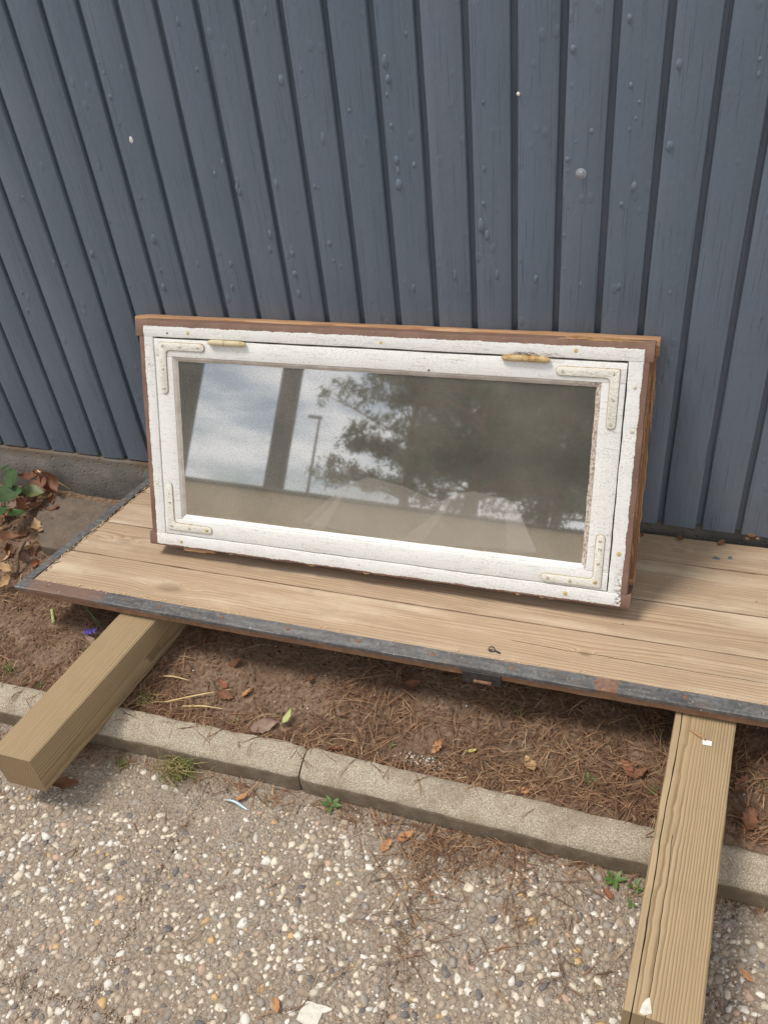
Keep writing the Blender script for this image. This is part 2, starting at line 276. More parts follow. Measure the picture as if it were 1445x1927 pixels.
    mask = m.ma('MULTIPLY', m.ma('GREATER_THAN', m.ma('ADD', d, nn), 0.0), m.ma('LESS_THAN', y, 0.02))
    worn = m.ma('MULTIPLY', m.ma('MULTIPLY', m.ramp(m.noise(o, 150, 4, 0.7), [(0.44, 1.0), (0.5, 0.0)]), m.ramp(x, [(0.558, 0.0), (0.575, 1.0)])), m.ramp(m.ma('MULTIPLY', z, -1.0), [(0.42, 0.0), (0.5, 1.0)]))
    mask = m.ma('MULTIPLY', mask, m.ma('SUBTRACT', 1.0, worn))
    nb = m.noise(o, 14, 5, 0.6); bc = m.ramp(nb, [(0.3, srgb(106, 80, 68)), (0.7, srgb(138, 108, 92))])
    bc = m.mix(m.ramp(m.noise(o, 170, 4, 0.6), [(0.64, 0.0), (0.72, 0.7)]), bc, srgb(182, 156, 136))
    c = m.mix(mask, bc, c); m.bsdf(c, 0.6, m.bump(m.ma('ADD', h, m.ma('MULTIPLY', mask, 1.2)), 0.6, 0.0012), 0.4); M['frame'] = m
    m = MT('old_putty'); o = m.obj(); n1 = m.noise(o, 22, 5, 0.65); n2 = m.noise(o, 200, 4, 0.7)
    xx = m.xyz(o)[0]
    c = m.ramp(n1, [(0.3, srgb(176, 164, 152)), (0.7, srgb(212, 204, 194))])
    fl = m.ma('MULTIPLY', m.ramp(xx, [(0.42, 0.15), (0.5, 1.0)]), m.ramp(n2, [(0.48, 0.0), (0.58, 0.85)])); c = m.mix(fl, c, srgb(128, 108, 90))
    m.bsdf(c, 0.8, m.bump(m.ma('ADD', n2, n1), 0.8, 0.002), 0.2); M['putty'] = m
    def painted_metal(nm, base, rust_amt, edge):
        m = MT(nm); o = m.obj(); n1 = m.noise(o, 55, 5, 0.7); n2 = m.noise(o, 300, 3, 0.6)
        c = m.ramp(n2, [(0.3, tuple(v * 0.9 for v in base)), (0.7, base)])
        c = m.mix(m.ramp(n1, [(0.56 - rust_amt, 0.0), (0.72 - rust_amt, 1.0)]), c, edge)
        c = m.mix(m.ramp(m.noise(o, 190, 3, 0.6), [(0.66 - rust_amt * 0.3, 0.0), (0.74 - rust_amt * 0.3, 0.9)]), c, srgb(104, 72, 40))
        m.bsdf(c, 0.6, m.bump(m.ma('ADD', n1, n2), 1.0, 0.0022), 0.35); return m
    M['bracket'] = painted_metal('painted_bracket', srgb(226, 222, 211), -0.02, srgb(200, 182, 140)); M['grime_shade'] = painted_metal('bracket_edge_grime', srgb(172, 156, 126), 0.06, srgb(146, 108, 56))
    M['hinge_clean'] = painted_metal('painted_hinge', srgb(206, 192, 156), 0.03, srgb(172, 138, 84))
    M['hinge_rusty'] = painted_metal('rusty_painted_hinge', srgb(200, 176, 128), 0.09, srgb(158, 114, 50))
    M['brass'] = painted_metal('brass_head', srgb(200, 178, 122), 0.03, srgb(166, 134, 80))
    M['screw'] = painted_metal('painted_screw', srgb(214, 206, 188), 0.03, srgb(190, 160, 104))
    # dirty glass
    m = MT('dirty_glass'); o = m.obj(); x, y, z = m.xyz(o)
    n1 = m.noise(o, 5, 5, 0.6); n2 = m.noise(o, 330, 3, 0.7); n3 = m.noise(m.vm('MULTIPLY', o, (2, 1, 40)), 1.6, 4, 0.6)
    dcol = m.mix(m.ramp(n1, [(0.35, 0.0), (0.65, 1.0)]), srgb(136, 132, 121), srgb(160, 154, 142))
    dcol = m.mix(m.ramp(n2, [(0.69, 0.0), (0.75, 1.0)]), dcol, srgb(226, 224, 216))
    dd = m.nd('ShaderNodeBsdfDiffuse'); m.put(dd.inputs[0], dcol)
    tr = m.nd('ShaderNodeBsdfTransparent'); m.put(tr.inputs[0], (0.8, 0.82, 0.8))
    low = m.ramp(m.ma('MULTIPLY', m.ma('ADD', m.ma('ADD', z, 0.46), m.ma('MULTIPLY', n1, 0.10)), 3.2), [(0.1, 0.28), (0.75, 0.0)])
    amt = m.ma('ADD', m.ma('ADD', 0.49, low), m.ma('MULTIPLY', m.ramp(n1, [(0.3, 0.0), (0.75, 1.0)]), 0.16))
    ms = m.nd('ShaderNodeMixShader'); m.put(ms.inputs[0], amt); m.t.links.new(tr.outputs[0], ms.inputs[1]); m.t.links.new(dd.outputs[0], ms.inputs[2])
    gl = m.nd('ShaderNodeBsdfGlossy'); m.put(gl.inputs['Color'], (1, 1, 1)); m.put(gl.inputs['Roughness'], 0.024)
    lw = m.nd('ShaderNodeFresnel'); lw.inputs['IOR'].default_value = 2.6
    ms2 = m.nd('ShaderNodeMixShader'); m.put(ms2.inputs[0], m.ma('MULTIPLY', m.ma('ADD', lw.outputs[0], 0.26), m.ramp(n2, [(0.45, 1.0), (0.72, 0.55)]))); m.t.links.new(ms.outputs[0], ms2.inputs[1]); m.t.links.new(gl.outputs[0], ms2.inputs[2])
    m.t.links.new(ms2.outputs[0], m.out.inputs[0]); M['glass'] = m
    m = MT('plastic_film'); df = m.nd('ShaderNodeBsdfDiffuse'); m.put(df.inputs[0], srgb(214, 206, 194)); tr = m.nd('ShaderNodeBsdfTransparent')
    ms = m.nd('ShaderNodeMixShader'); m.put(ms.inputs[0], 0.14); m.t.links.new(tr.outputs[0], ms.inputs[1]); m.t.links.new(df.outputs[0], ms.inputs[2]); m.t.links.new(ms.outputs[0], m.out.inputs[0]); M['film'] = m
    def plain(k, nm, a, b, sc=60, rough=0.8, bs=0.4, spec=0.3, rn=0.0, transl=0.0):
        m = MT(nm); o = m.obj(); n1 = m.noise(o, sc, 5, 0.65)
        c = m.ramp(n1, [(0.3, srgb(*a)), (0.7, srgb(*b))])
        if rn: c = m.mix(m.ma('MULTIPLY', m.rnd(), rn), c, tuple(v * 0.5 for v in srgb(*a)))
        s_ = m.bsdf(c, rough, m.bump(n1, bs, 0.001), spec, link=not transl)
        if transl:
            t = m.nd('ShaderNodeBsdfTranslucent'); m.put(t.inputs[0], c); ms = m.nd('ShaderNodeMixShader'); m.put(ms.inputs[0], transl)
            m.t.links.new(s_, ms.inputs[1]); m.t.links.new(t.outputs[0], ms.inputs[2]); m.t.links.new(ms.outputs[0], m.out.inputs[0])
        M[k] = m
    plain('edgewood', 'brown_edge_wood', (118, 88, 68), (150, 116, 90), 40, 0.75, 0.4)
    plain('clod', 'soil_clod', (84, 64, 50), (134, 108, 86), 70, 0.95, 0.6)
    plain('needle_a', 'needle_tan', (142, 108, 80), (170, 134, 102), 30, 0.7, 0.1)
    plain('needle_b', 'needle_brown', (100, 72, 54), (130, 96, 72), 30, 0.7, 0.1)
    plain('needle_c', 'needle_pale', (176, 146, 112), (194, 166, 130), 30, 0.7, 0.1)
    plain('leaf_brown', 'dry_leaf_brown', (104, 70, 50), (142, 100, 74), 90, 0.65, 0.5, rn=0.2, transl=0.15)
    plain('leaf_grey', 'dry_leaf_greybrown', (122, 98, 84), (156, 130, 114), 90, 0.6, 0.5, transl=0.12)
    plain('leaf_orange', 'dry_leaf_orange', (160, 108, 70), (198, 150, 106), 90, 0.6, 0.5, transl=0.15)
    plain('leaf_tan', 'dry_leaf_tan', (158, 124, 86), (190, 158, 118), 90, 0.6, 0.5, transl=0.15)
    plain('leaf_red', 'dry_leaf_red', (124, 76, 54), (152, 98, 72), 90, 0.6, 0.5, transl=0.15)
    plain('leaf_yellow', 'dry_leaf_yellow', (190, 176, 96), (216, 206, 140), 90, 0.6, 0.5, transl=0.15)
    plain('leaf_pale', 'pale_green_leaf', (164, 172, 104), (192, 198, 138), 90, 0.6, 0.5, transl=0.15)
    plain('leaf_green', 'dark_green_leaf', (40, 62, 30), (66, 90, 48), 50, 0.62, 0.5, 0.25, transl=0.1)
    plain('leaf_olive', 'olive_leaf', (76, 92, 54), (116, 118, 74), 40, 0.5, 0.5, 0.4, transl=0.1)
    plain('weed', 'weed_green', (74, 106, 50), (112, 138, 76), 60, 0.5, 0.3, 0.4, transl=0.2)
    plain('grass', 'grass_green', (112, 128, 62), (150, 152, 92), 60, 0.6, 0.2, transl=0.2)
    plain('grass_dry', 'grass_dry', (160, 140, 92), (190, 170, 122), 60, 0.7, 0.2, transl=0.15)
    plain('twig', 'twig_bark', (98, 78, 62), (138, 116, 94), 140, 0.85, 0.7)
    plain('straw', 'dry_straw', (196, 166, 118), (220, 196, 150), 80, 0.6, 0.3)
    plain('violet', 'violet_petal', (92, 78, 178), (128, 112, 208), 120, 0.5, 0.2, transl=0.2)
    plain('flake', 'white_paint_flake', (212, 210, 204), (228, 226, 220), 90, 0.6, 0.4)
    plain('chalk', 'white_tile_fragment', (186, 178, 164), (220, 214, 202), 130, 0.8, 0.9)
    plain('bluewhite', 'pale_blue_plastic', (168, 192, 198), (222, 228, 228), 40, 0.35, 0.1, 0.5)
    plain('fungus', 'bracket_fungus', (96, 72, 54), (130, 100, 76), 120, 0.8, 0.6)
    plain('fluff', 'wood_fibre', (196, 168, 130), (212, 188, 152), 150, 0.85, 0.5)
    plain('steel_screw', 'galvanised_screw', (128, 134, 140), (160, 164, 168), 160, 0.45, 0.3, 0.5)
    plain('bird', 'bird_dropping', (214, 210, 198), (228, 224, 214), 100, 0.7, 0.4)
    plain('asphalt', 'asphalt', (112, 106, 98), (136, 130, 120), 60, 0.9, 0.5)
    plain('render', 'beige_render', (206, 182, 150), (218, 196, 164), 3, 0.9, 0.3)
    plain('roof', 'fibre_cement_roof', (96, 92, 86), (118, 114, 106), 4, 0.9, 0.3)
    plain('darkpost', 'dark_stained_timber', (52, 54, 58), (72, 74, 78), 20, 0.7, 0.3)
    plain('lamp', 'lamp_grey', (92, 96, 100), (110, 114, 118), 20, 0.5, 0.1)
    plain('bark', 'pine_bark', (92, 66, 50), (130, 96, 74), 9, 0.95, 0.8)
    plain('pine', 'pine_foliage', (50, 64, 42), (76, 90, 60), 2.2, 0.7, 0.2, transl=0.2)
build_mats()

# ---------------------------------------------------------------- object helpers
def mesh(name, verts, faces, mats=(), mi=None, smooth=None):
    me = bpy.data.meshes.new(name); me.from_pydata([tuple(v) for v in verts], [], [tuple(f) for f in faces])
    for k in mats: me.materials.append(M[k].m)
    if mi is not None: me.polygons.foreach_set('material_index', np.asarray(mi, dtype=np.int32))
    if smooth is not None:
        me.polygons.foreach_set('use_smooth', np.ones(len(me.polygons), dtype=bool))
        if smooth < 3.1: me.set_sharp_from_angle(angle=smooth)
    me.update(); return me
def link(name, me, parent=None, label=None, cat=None, group=None, kind=None, mat=None):
    o = bpy.data.objects.new(name, me); COL.objects.link(o)
    if parent is not None: o.parent = parent
    if mat is not None: o.matrix_world = mat
    if label: o['label'] = label
    if cat: o['category'] = cat
    if group: o['group'] = group
    if kind: o['kind'] = kind
    return o
def thing(name, label, cat, mat=None, group=None): return link(name, None, None, label, cat, group, 'thing', mat)

def bar(t0, t1, a0, a1, b0, b1, axis='x', ch=0.002, seg=1, jit=0.0, nseg=2, seed=0, fn=None):
    """rounded rectangular bar swept along axis; a, b are the two cross axes. returns verts, faces"""
    rnd = random.Random(seed); ph = [[rnd.uniform(0, 6.28) for _ in range(4)] for _ in range(8)]
    ca = []
    for (sa, sb, st) in ((1, 1, 0), (-1, 1, 1), (-1, -1, 2), (1, -1, 3)):
        cx = (a1 - ch) if sa > 0 else (a0 + ch); cy = (b1 - ch) if sb > 0 else (b0 + ch)
        for k in range(nseg + 1):
            an = (st + k / nseg) * math.pi / 2; ca.append((cx + ch * math.cos(an), cy + ch * math.sin(an), st))
    n = len(ca); V = []; Fc = []
    for i in range(seg + 1):
        t = t0 + (t1 - t0) * i / seg
        for (a, b, c) in ca:
            if jit:
                p = ph[c]; L = 1.0
                a += jit * (math.sin(t * 23 + p[0]) + 0.7 * math.sin(t * 61 + p[1]) + 0.5 * math.sin(t * 147 + p[2])) * 0.5
                p = ph[c + 4]
                b += jit * (math.sin(t * 19 + p[0]) + 0.7 * math.sin(t * 67 + p[1]) + 0.5 * math.sin(t * 153 + p[2])) * 0.5
            v = (t, a, b) if axis == 'x' else ((a, t, b) if axis == 'y' else (a, b, t))
            V.append(fn(*v) if fn else v)
    for i in range(seg):
        for j in range(n):
            q = (i * n + j, i * n + (j + 1) % n, (i + 1) * n + (j + 1) % n, (i + 1) * n + j)
            Fc.append(q if axis != 'y' else q[::-1])
    e0 = tuple(range(n - 1, -1, -1)); e1 = tuple(seg * n + j for j in range(n))
    if axis == 'y': e0, e1 = e0[::-1], e1[::-1]
    Fc += [e0, e1]
    return V, [f[::-1] for f in Fc] if False else Fc
class MB:
    def __init__(s): s.v = []; s.f = []; s.m = []
    def add(s, vf, mi=0, M_=None):
        v, f = vf; o = len(s.v)
        s.v += [tuple(M_ @ Vector(p)) for p in v] if M_ is not None else list(v)
        s.f += [tuple(i + o for i in q) for q in f]; s.m += [mi] * len(f); return s
    def mesh(s, name, mats, smooth=None): return mesh(name, s.v, s.f, mats, s.m, smooth)
def tube(pts, radii, n=6):
    V = []; F = []
    for i, p in enumerate(pts):
        a = Vector(pts[max(0, i - 1)]); b = Vector(pts[min(len(pts) - 1, i + 1)]); d = (b - a).normalized()
        u = d.orthogonal().normalized(); w = d.cross(u)
        for k in range(n):
            an = 6.2832 * k / n; q = Vector(p) + (u * math.cos(an) + w * math.sin(an)) * radii[i]; V.append(tuple(q))
    for i in range(len(pts) - 1):
        for k in range(n): F.append((i * n + k, i * n + (k + 1) % n, (i + 1) * n + (k + 1) % n, (i + 1) * n + k))
    F += [tuple(range(n - 1, -1, -1)), tuple((len(pts) - 1) * n + k for k in range(n))]
    return V, F
def disc(r, h, n=14, dome=0.3, slot=False):
    """screw or nail head lying on z=0 with a domed top"""
    V = [(0, 0, h)]; F = []
    prof = [(0.55, h * (1 - 0.25 * dome)), (0.9, h * (1 - dome)), (1.0, h * 0.35), (1.0, -0.001)]
    for (q, z) in prof:
        for k in range(n): V.append((r * q * math.cos(6.2832 * k / n), r * q * math.sin(6.2832 * k / n), z))
    for k in range(n): F.append((0, 1 + k, 1 + (k + 1) % n))
    for j in range(len(prof) - 1):
        for k in range(n): a = 1 + j * n; b = a + n; F.append((a + k, b + k, b + (k + 1) % n, a + (k + 1) % n))
    return V, F
def frame_mat(o, x, y, z):
    m_ = Matrix(((x[0], y[0], z[0], 0), (x[1], y[1], z[1], 0), (x[2], y[2], z[2], 0), (0, 0, 0, 1))); m_.translation = Vector(o); return m_
def G(x): return 0.016 * (min(max(x, -2.4), 1.6) + 1.1)          # the ground rises gently to the right

# measured places (metres)
BLISTERS = [(-1.1767, 1.2317, 0.0031, 0.0045), (-1.1707, 1.213, 0.0039, 0.0054), (-1.171, 1.1682, 0.0054, 0.0072), (-1.1666, 1.1166, 0.0039, 0.0054), (-0.7836, 1.1906, 0.0063, 0.0122), (-0.9589, 1.2135, 0.0029, 0.0042), (-0.9691, 1.015, 0.0037, 0.0061), (-0.7148, 1.0841, 0.0056, 0.0146), (-0.654, 1.1349, 0.0034, 0.0048), (-1.2473, 1.0276, 0.004, 0.0112), (-1.4781, 0.9558, 0.0035, 0.007), (-1.3389, 0.8259, 0.0051, 0.0088), (-1.1582, 0.8687, 0.0072, 0.014), (-1.1674, 0.7518, 0.0066, 0.0114), (-1.1622, 0.794, 0.0041, 0.0066), (-1.1641, 0.9609, 0.0032, 0.0074), (-1.1502, 0.9623, 0.0032, 0.0064), (-0.8674, 0.8859, 0.0045, 0.0104), (-0.8739, 0.8526, 0.0038, 0.0087), (-0.8222, 0.846, 0.006, 0.0086), (-0.824, 0.7999, 0.006, 0.0087), (-0.823, 0.7537, 0.0053, 0.0114), (-0.9342, 0.9835, 0.0045, 0.0121), (-0.9205, 0.9781, 0.0045, 0.0086), (-0.8316, 0.9956, 0.0051, 0.0118), (-0.7473, 0.9912, 0.0043, 0.0075), (-0.7383, 0.9892, 0.0029, 0.005), (-0.7322, 0.8715, 0.0051, 0.0085), (-0.7278, 0.8341, 0.0037, 0.0051), (-0.7123, 0.8229, 0.0037, 0.0076), (-0.5748, 1.2169, 0.0054, 0.0124), (-0.5715, 1.1877, 0.0054, 0.0078), (-0.5762, 1.1607, 0.0027, 0.0039), (-0.5731, 1.1065, 0.0034, 0.0047), (-0.5684, 1.0422, 0.0048, 0.0088), (-0.5668, 1.0241, 0.0034, 0.008), (-0.5683, 0.9955, 0.0069, 0.0112), (-0.5337, 1.0343, 0.0041, 0.0055), (-0.531, 1.26, 0.0026, 0.0046), (-0.3956, 1.145, 0.0026, 0.0038), (-0.4054, 0.9178, 0.0068, 0.0143), (-0.3941, 0.8988, 0.0048, 0.0096), (-0.3991, 0.9608, 0.0034, 0.0055), (-0.3974, 1.0272, 0.0027, 0.0062), (-0.2394, 1.2272, 0.0058, 0.0082), (-0.2398, 1.1701, 0.0032, 0.0075), (-0.2286, 1.0757, 0.0033, 0.0046), (-0.2016, 1.0946, 0.0052, 0.0068), (-0.2417, 1.0461, 0.0053, 0.0061), (-0.2419, 1.0262, 0.0033, 0.0061), (-0.2375, 0.9578, 0.0027, 0.0047), (-0.2426, 0.9043, 0.0034, 0.0047), (-0.2393, 0.8369, 0.0027, 0.004), (-0.2312, 1.1373, 0.0026, 0.0068), (-0.1209, 0.9978, 0.0059, 0.0092), (-0.141, 0.9656, 0.004, 0.0054), (-0.14, 1.168, 0.0038, 0.0052), (-0.1239, 1.1417, 0.0032, 0.0037), (-0.1278, 1.1151, 0.0026, 0.0037), (-0.1371, 1.0968, 0.0026, 0.0053), (-0.0653, 1.1988, 0.0057, 0.0104), (0.059, 1.1798, 0.0032, 0.0059), (0.0577, 1.2025, 0.0032, 0.0044), (-0.1506, 1.2689, 0.0044, 0.0074), (-0.0667, 1.0682, 0.0065, 0.0106), (-0.5546, 0.7786, 0.0036, 0.01), (-0.4628, 0.8124, 0.0035, 0.0115), (-0.3751, 0.8164, 0.0035, 0.0113), (-0.2964, 0.812, 0.0035, 0.0088), (-0.2069, 0.805, 0.0034, 0.008), (-0.1332, 0.8031, 0.0041, 0.008), (-0.0381, 0.7969, 0.0041, 0.0072), (-1.5895, 0.6658, 0.0037, 0.0075), (-1.5856, 0.7168, 0.0037, 0.0064), (-1.4493, 0.7992, 0.0035, 0.0081), (-1.0617, 0.8123, 0.004, 0.0083), (-0.9777, 0.8157, 0.0039, 0.0081), (-0.9865, 0.7595, 0.0039, 0.0082), (-0.7267, 1.2696, 0.0027, 0.008), (-0.7392, 1.1617, 0.0028, 0.0049), (-0.7402, 1.2079, 0.0035, 0.0064), (-0.9377, 1.0378, 0.003, 0.0077), (-0.7939, 1.3065, 0.0042, 0.0097), (-0.9782, 1.2965, 0.0036, 0.0085)]
WALLPT = {'screw': (-0.2167, 1.0207), 'drop': (-1.1489, 1.0837), 'fleck': (-0.3321, 1.1581), 'fungus': (0.1995, 0.213)}
DECK = dict(O=(-1.46304, -0.50087, 0.19369), X=(0.99951, -0.02276, 0.02136), Y=(0.02399, 0.99795, -0.0594), N=(-0.01996, 0.05988, 0.99801))
WIN = dict(O=(-0.646, -0.11, 0.733), X=(0.99976, -0.00264, 0.02174), Y=(0.0108, 0.92296, -0.38474), Z=(-0.01905, 0.38488, 0.92277))
IT = {'leaf_soil': [((-0.751, -0.654), 0.03, 'grey', 'a grey-brown curled leaf lying beside the kerb'), ((-0.377, -0.62), 0.017, 'orange', ''), ((-0.187, -0.613), 0.022, 'tan', ''), ((-0.187, -0.682), 0.013, 'orange', ''), ((-0.896, -0.567), 0.016, 'red', ''), ((-0.699, -0.513), 0.014, 'brown', ''), ((-0.828, -0.578), 0.014, 'orange', ''), ((-0.875, -0.595), 0.022, 'brown', ''), ((-0.58, -0.669), 0.018, 'red', ''), ((0.014, -0.593), 0.022, 'brown', ''), ((-0.003, -0.58), 0.018, 'red', ''), ((-0.705, -0.627), 0.018, 'pale', ''), ((-0.306, -0.61), 0.01, 'yellow', ''), ((0.216, -0.65), 0.03, 'brown', ''), ((0.205, -0.569), 0.02, 'brown', ''), ((-0.473, -0.475), 0.018, 'brown', ''), ((-0.602, -0.587), 0.014, 'grey', ''), ((-0.889, -0.503), 0.022, 'brown', ''), ((-1.285, -0.519), 0.02, 'grey', '')], 'leaf_pave': [((-0.395, -0.796), 0.018, 'orange', ''), ((-0.426, -0.823), 0.016, 'orange', ''), ((-0.752, -0.797), 0.014, 'orange', ''), ((-0.009, -0.814), 0.012, 'red', ''), ((-0.516, -1.152), 0.014, 'orange', ''), ((-1.143, -0.858), 0.03, 'brown', ''), ((0.225, -0.898), 0.012, 'orange', '')], 'weeds': [((-0.562, -0.767), 0.022, 5), ((-0.344, -0.67), 0.012, 4), ((-0.469, -0.634), 0.009, 3), ((-0.822, -0.653), 0.012, 3), ((-0.0, -0.766), 0.02, 6), ((0.036, -0.769), 0.016, 4), ((0.032, -0.803), 0.012, 3), ((0.049, -0.62), 0.012, 5), ((-0.073, -0.623), 0.014, 5), ((-0.891, -0.697), 0.012, 6), ((-1.252, -0.729), 0.012, 6), ((-1.336, -0.662), 0.01, 5), ((-0.987, -0.668), 0.01, 5)], 'tufts': [((-0.914, -0.771), 0.046, 190, 'mix'), ((-1.047, -0.785), 0.016, 40, 'green'), ((-0.234, -0.494), 0.014, 8, 'green'), ((-1.054, -0.647), 0.02, 50, 'mix'), ((-1.44, -0.639), 0.018, 40, 'green'), ((0.247, -0.559), 0.02, 14, 'mix'), ((-1.232, -0.732), 0.02, 30, 'mix')], 'flower': (-1.309, -0.498), 'blade': ((-1.36, -0.428), (-1.274, -0.474)), 'stalk': ((-1.444, -0.448), (-1.413, -0.486)), 'strip': ((-0.786, -0.811), (-0.728, -0.818)), 'chunk': (-0.45, -1.141), 'straws': [((-1.014, -0.644), (-0.868, -0.579)), ((-1.057, -0.578), (-0.98, -0.577)), ((-0.961, -0.641), (-0.865, -0.631))], 'sticks': [((-0.933, -0.556), (-0.887, -0.632)), ((-0.893, -0.471), (-0.82, -0.432)), ((-0.882, -0.485), (-0.83, -0.54)), ((0.187, -0.585), (0.252, -0.535))], 'whites': [(-0.89, -0.711), (-0.937, -0.672), (-0.454, -0.676), (-0.431, -0.677), (-0.417, -0.667), (-0.397, -0.677), (0.011, -0.666), (-0.104, -0.621), (-0.237, -0.613)], 'beamchip': (0.114, -0.564), 'beamlabel': (0.129, -0.576), 'beammark': (0.064, -1.06), 'hook': (1.177, 0.049), 'deckbits': [(1.436, 0.178), (1.365, 0.055), (1.582, 0.467), (1.611, 0.475), (1.627, 0.341), (1.556, 0.307), (1.443, 0.321), (0.805, 0.336), (0.862, 0.065)], 'gplant': [((-1.849, -0.058), 0.17, 0.026), ((-1.777, -0.105), 0.18, 0.036), ((-1.768, -0.143), 0.16, 0.045), ((-1.717, -0.19), 0.13, 0.034), ((-1.763, -0.19), 0.13, 0.026), ((-1.732, -0.092), 0.13, 0.034)], 'dplant': [((-1.742, -0.076), 0.15, 0.045, 'brown'), ((-1.706, -0.079), 0.12, 0.02, 'tan'), ((-1.748, -0.034), 0.17, 0.022, 'brown'), ((-1.747, -0.135), 0.13, 0.025, 'red'), ((-1.659, -0.196), 0.115, 0.03, 'tan'), ((-1.671, -0.27), 0.115, 0.03, 'grey'), ((-1.634, -0.25), 0.1, 0.026, 'tan'), ((-1.703, -0.26), 0.12, 0.034, 'brown'), ((-1.624, -0.391), 0.09, 0.026, 'tan'), ((-1.585, -0.304), 0.09, 0.02, 'red'), ((-1.66, -0.348), 0.1, 0.022, 'tan'), ((-1.692, -0.044), 0.16, 0.034, 'brown'), ((-1.691, -0.106), 0.1, 0.026, 'brown'), ((-1.64, -0.296), 0.09, 0.025, 'grey'), ((-1.733, -0.051), 0.14, 0.03, 'red'), ((-1.787, -0.035), 0.15, 0.03, 'brown')], 'dstick': ((-1.638, -0.269), (-1.631, -0.344)), 'pstick': ((-1.7487, 0.1611), (-1.6625, 0.0921))}

# ================================================================= SETTING
def soil_z(x, y):
    t = min(max((y + 0.69) / 0.69, 0), 1)
    h = mnoise.noise(Vector((x * 5, y * 5, 0.3))) * 0.010 + mnoise.noise(Vector((x * 17, y * 17, 2.3))) * 0.006
    sp = max(0.0, min(1.0, (x + 0.5) / 0.4)) * 0.022 * max(0.0, 1 - abs(y + 0.672) / 0.05)      # litter banked up against the kerb
    return G(x) + 0.048 + sp + 0.030 * t + h * min(1, (t + 0.15) * 3)
def pave_z(x, y): return G(x) + 0.0 + mnoise.noise(Vector((x * 4, y * 4, 5))) * 0.004

# far ground
gv = [(-260, -260, -0.09), (260, -260, -0.09), (260, 60, -0.09), (-260, 60, -0.09)]
link('ground', mesh('ground', gv, [(0, 1, 2, 3)], ['asphalt']), kind='structure')
# planting bed
def grid(x0, x1, nx, y0, y1, ny, zf):
    V = []; F = []
    for j in range(ny + 1):
        for i in range(nx + 1):
            x = x0 + (x1 - x0) * i / nx; y = y0 + (y1 - y0) * j / ny; V.append((x, y, zf(x, y)))
    for j in range(ny):
        for i in range(nx): a = j * (nx + 1) + i; F.append((a, a + 1, a + nx + 2, a + nx + 1))
    return V, F
V, F = grid(-2.6, 1.2, 300, -0.712, 0.02, 66, soil_z)
link('planting_bed', mesh('planting_bed', V, F, ['soil'], smooth=3.2), kind='structure')
# pavement bed (sand in the joints) with slabs of exposed aggregate on it
V, F = grid(-3.4, 2.2, 40, -3.3, -0.70, 20, lambda x, y: G(x) - 0.0045)
pav = link('pavement', mesh('pavement', V, F, ['soil'], smooth=3.2), kind='structure')
sx = [-0.34 + 0.5 * i for i in range(-4, 4)]; sy = [-0.743, -1.243, -1.743, -2.243]
for i in range(len(sx) - 1):
    for j in range(3):
        g = 0.0004; x0, x1, y1, y0 = sx[i] + g, sx[i + 1] - g, sy[j] - g, sy[j + 1] + g
        V, F = grid(x0, x1, 26, y0, y1, 26, lambda x, y: pave_z(x, y) - (0.0008 if min(x - x0, x1 - x, y - y0, y1 - y) < 0.004 else 0))
        n0 = len(V)
        ring = [k for k in range(27)] + [27 * k + 26 for k in range(1, 27)] + [26 * 27 + k for k in range(25, -1, -1)] + [27 * k for k in range(25, 0, -1)]
        for k in ring: V.append((V[k][0], V[k][1], V[k][2] - 0.03))
        for q in range(len(ring)): r2 = (q + 1) % len(ring); F.append((ring[q], n0 + q, n0 + r2, ring[r2]))
        link('paving_slab', mesh('paving_slab', V, F, ['mortar'], smooth=0.9), pav)
# pebbles set in the slabs
KIND = ['white', 'cream', 'tan', 'grey', 'taupe', 'dark', 'ochre', 'pink']; KW = [0.11, 0.17, 0.22, 0.20, 0.22, 0.035, 0.02, 0.025]
ib = bmesh.new(); bmesh.ops.create_icosphere(ib, subdivisions=1, radius=1); ib.verts.ensure_lookup_table()
IV = np.array([v.co[:] for v in ib.verts]); IF = np.array([[v.index for v in f.verts] for f in ib.faces]); ib.free()
def pebble_shape(rg):
    v = IV.copy()
    v += rg.normal(0, 0.11, v.shape); th = np.arctan2(v[:, 1], v[:, 0])
    k = 1 + 0.16 * np.cos(2 * th + rg.uniform(0, 6)) + 0.17 * np.cos(3 * th + rg.uniform(0, 6)) + 0.09 * np.cos(5 * th + rg.uniform(0, 6))
    v[:, 0] *= k; v[:, 1] *= k; v[:, 2] = np.minimum(v[:, 2], rg.uniform(0.55, 0.85))
    return v * np.array([1.0, rg.uniform(0.55, 0.9), rg.uniform(0.36, 0.52)])
SH = [pebble_shape(RNG) for _ in range(24)]
cell = {}
pl = []
def try_place(x, y, r, gap=0.75):
    c = (int(x // 0.02), int(y // 0.02))
    for a in (-1, 0, 1):
        for b in (-1, 0, 1):
            for (px, py, pr) in cell.get((c[0] + a, c[1] + b), ()):
                if (px - x) ** 2 + (py - y) ** 2 < ((pr + r) * gap) ** 2: return False
    cell.setdefault(c, []).append((x, y, r)); pl.append((x, y, r)); return True
def in_view(x, y): return -1.62 < x < 0.62 and -1.55 < y < -0.775
def muddy(x, y):       # trodden earth hides stones along the kerb
    d = (-0.775 - y) / (0.16 if x < -0.62 else 0.09) + 0.9 * mnoise.noise(Vector((x * 5.0, y * 5.0, 1.7)))
    return d < 0.5 and random.random() > 0.10
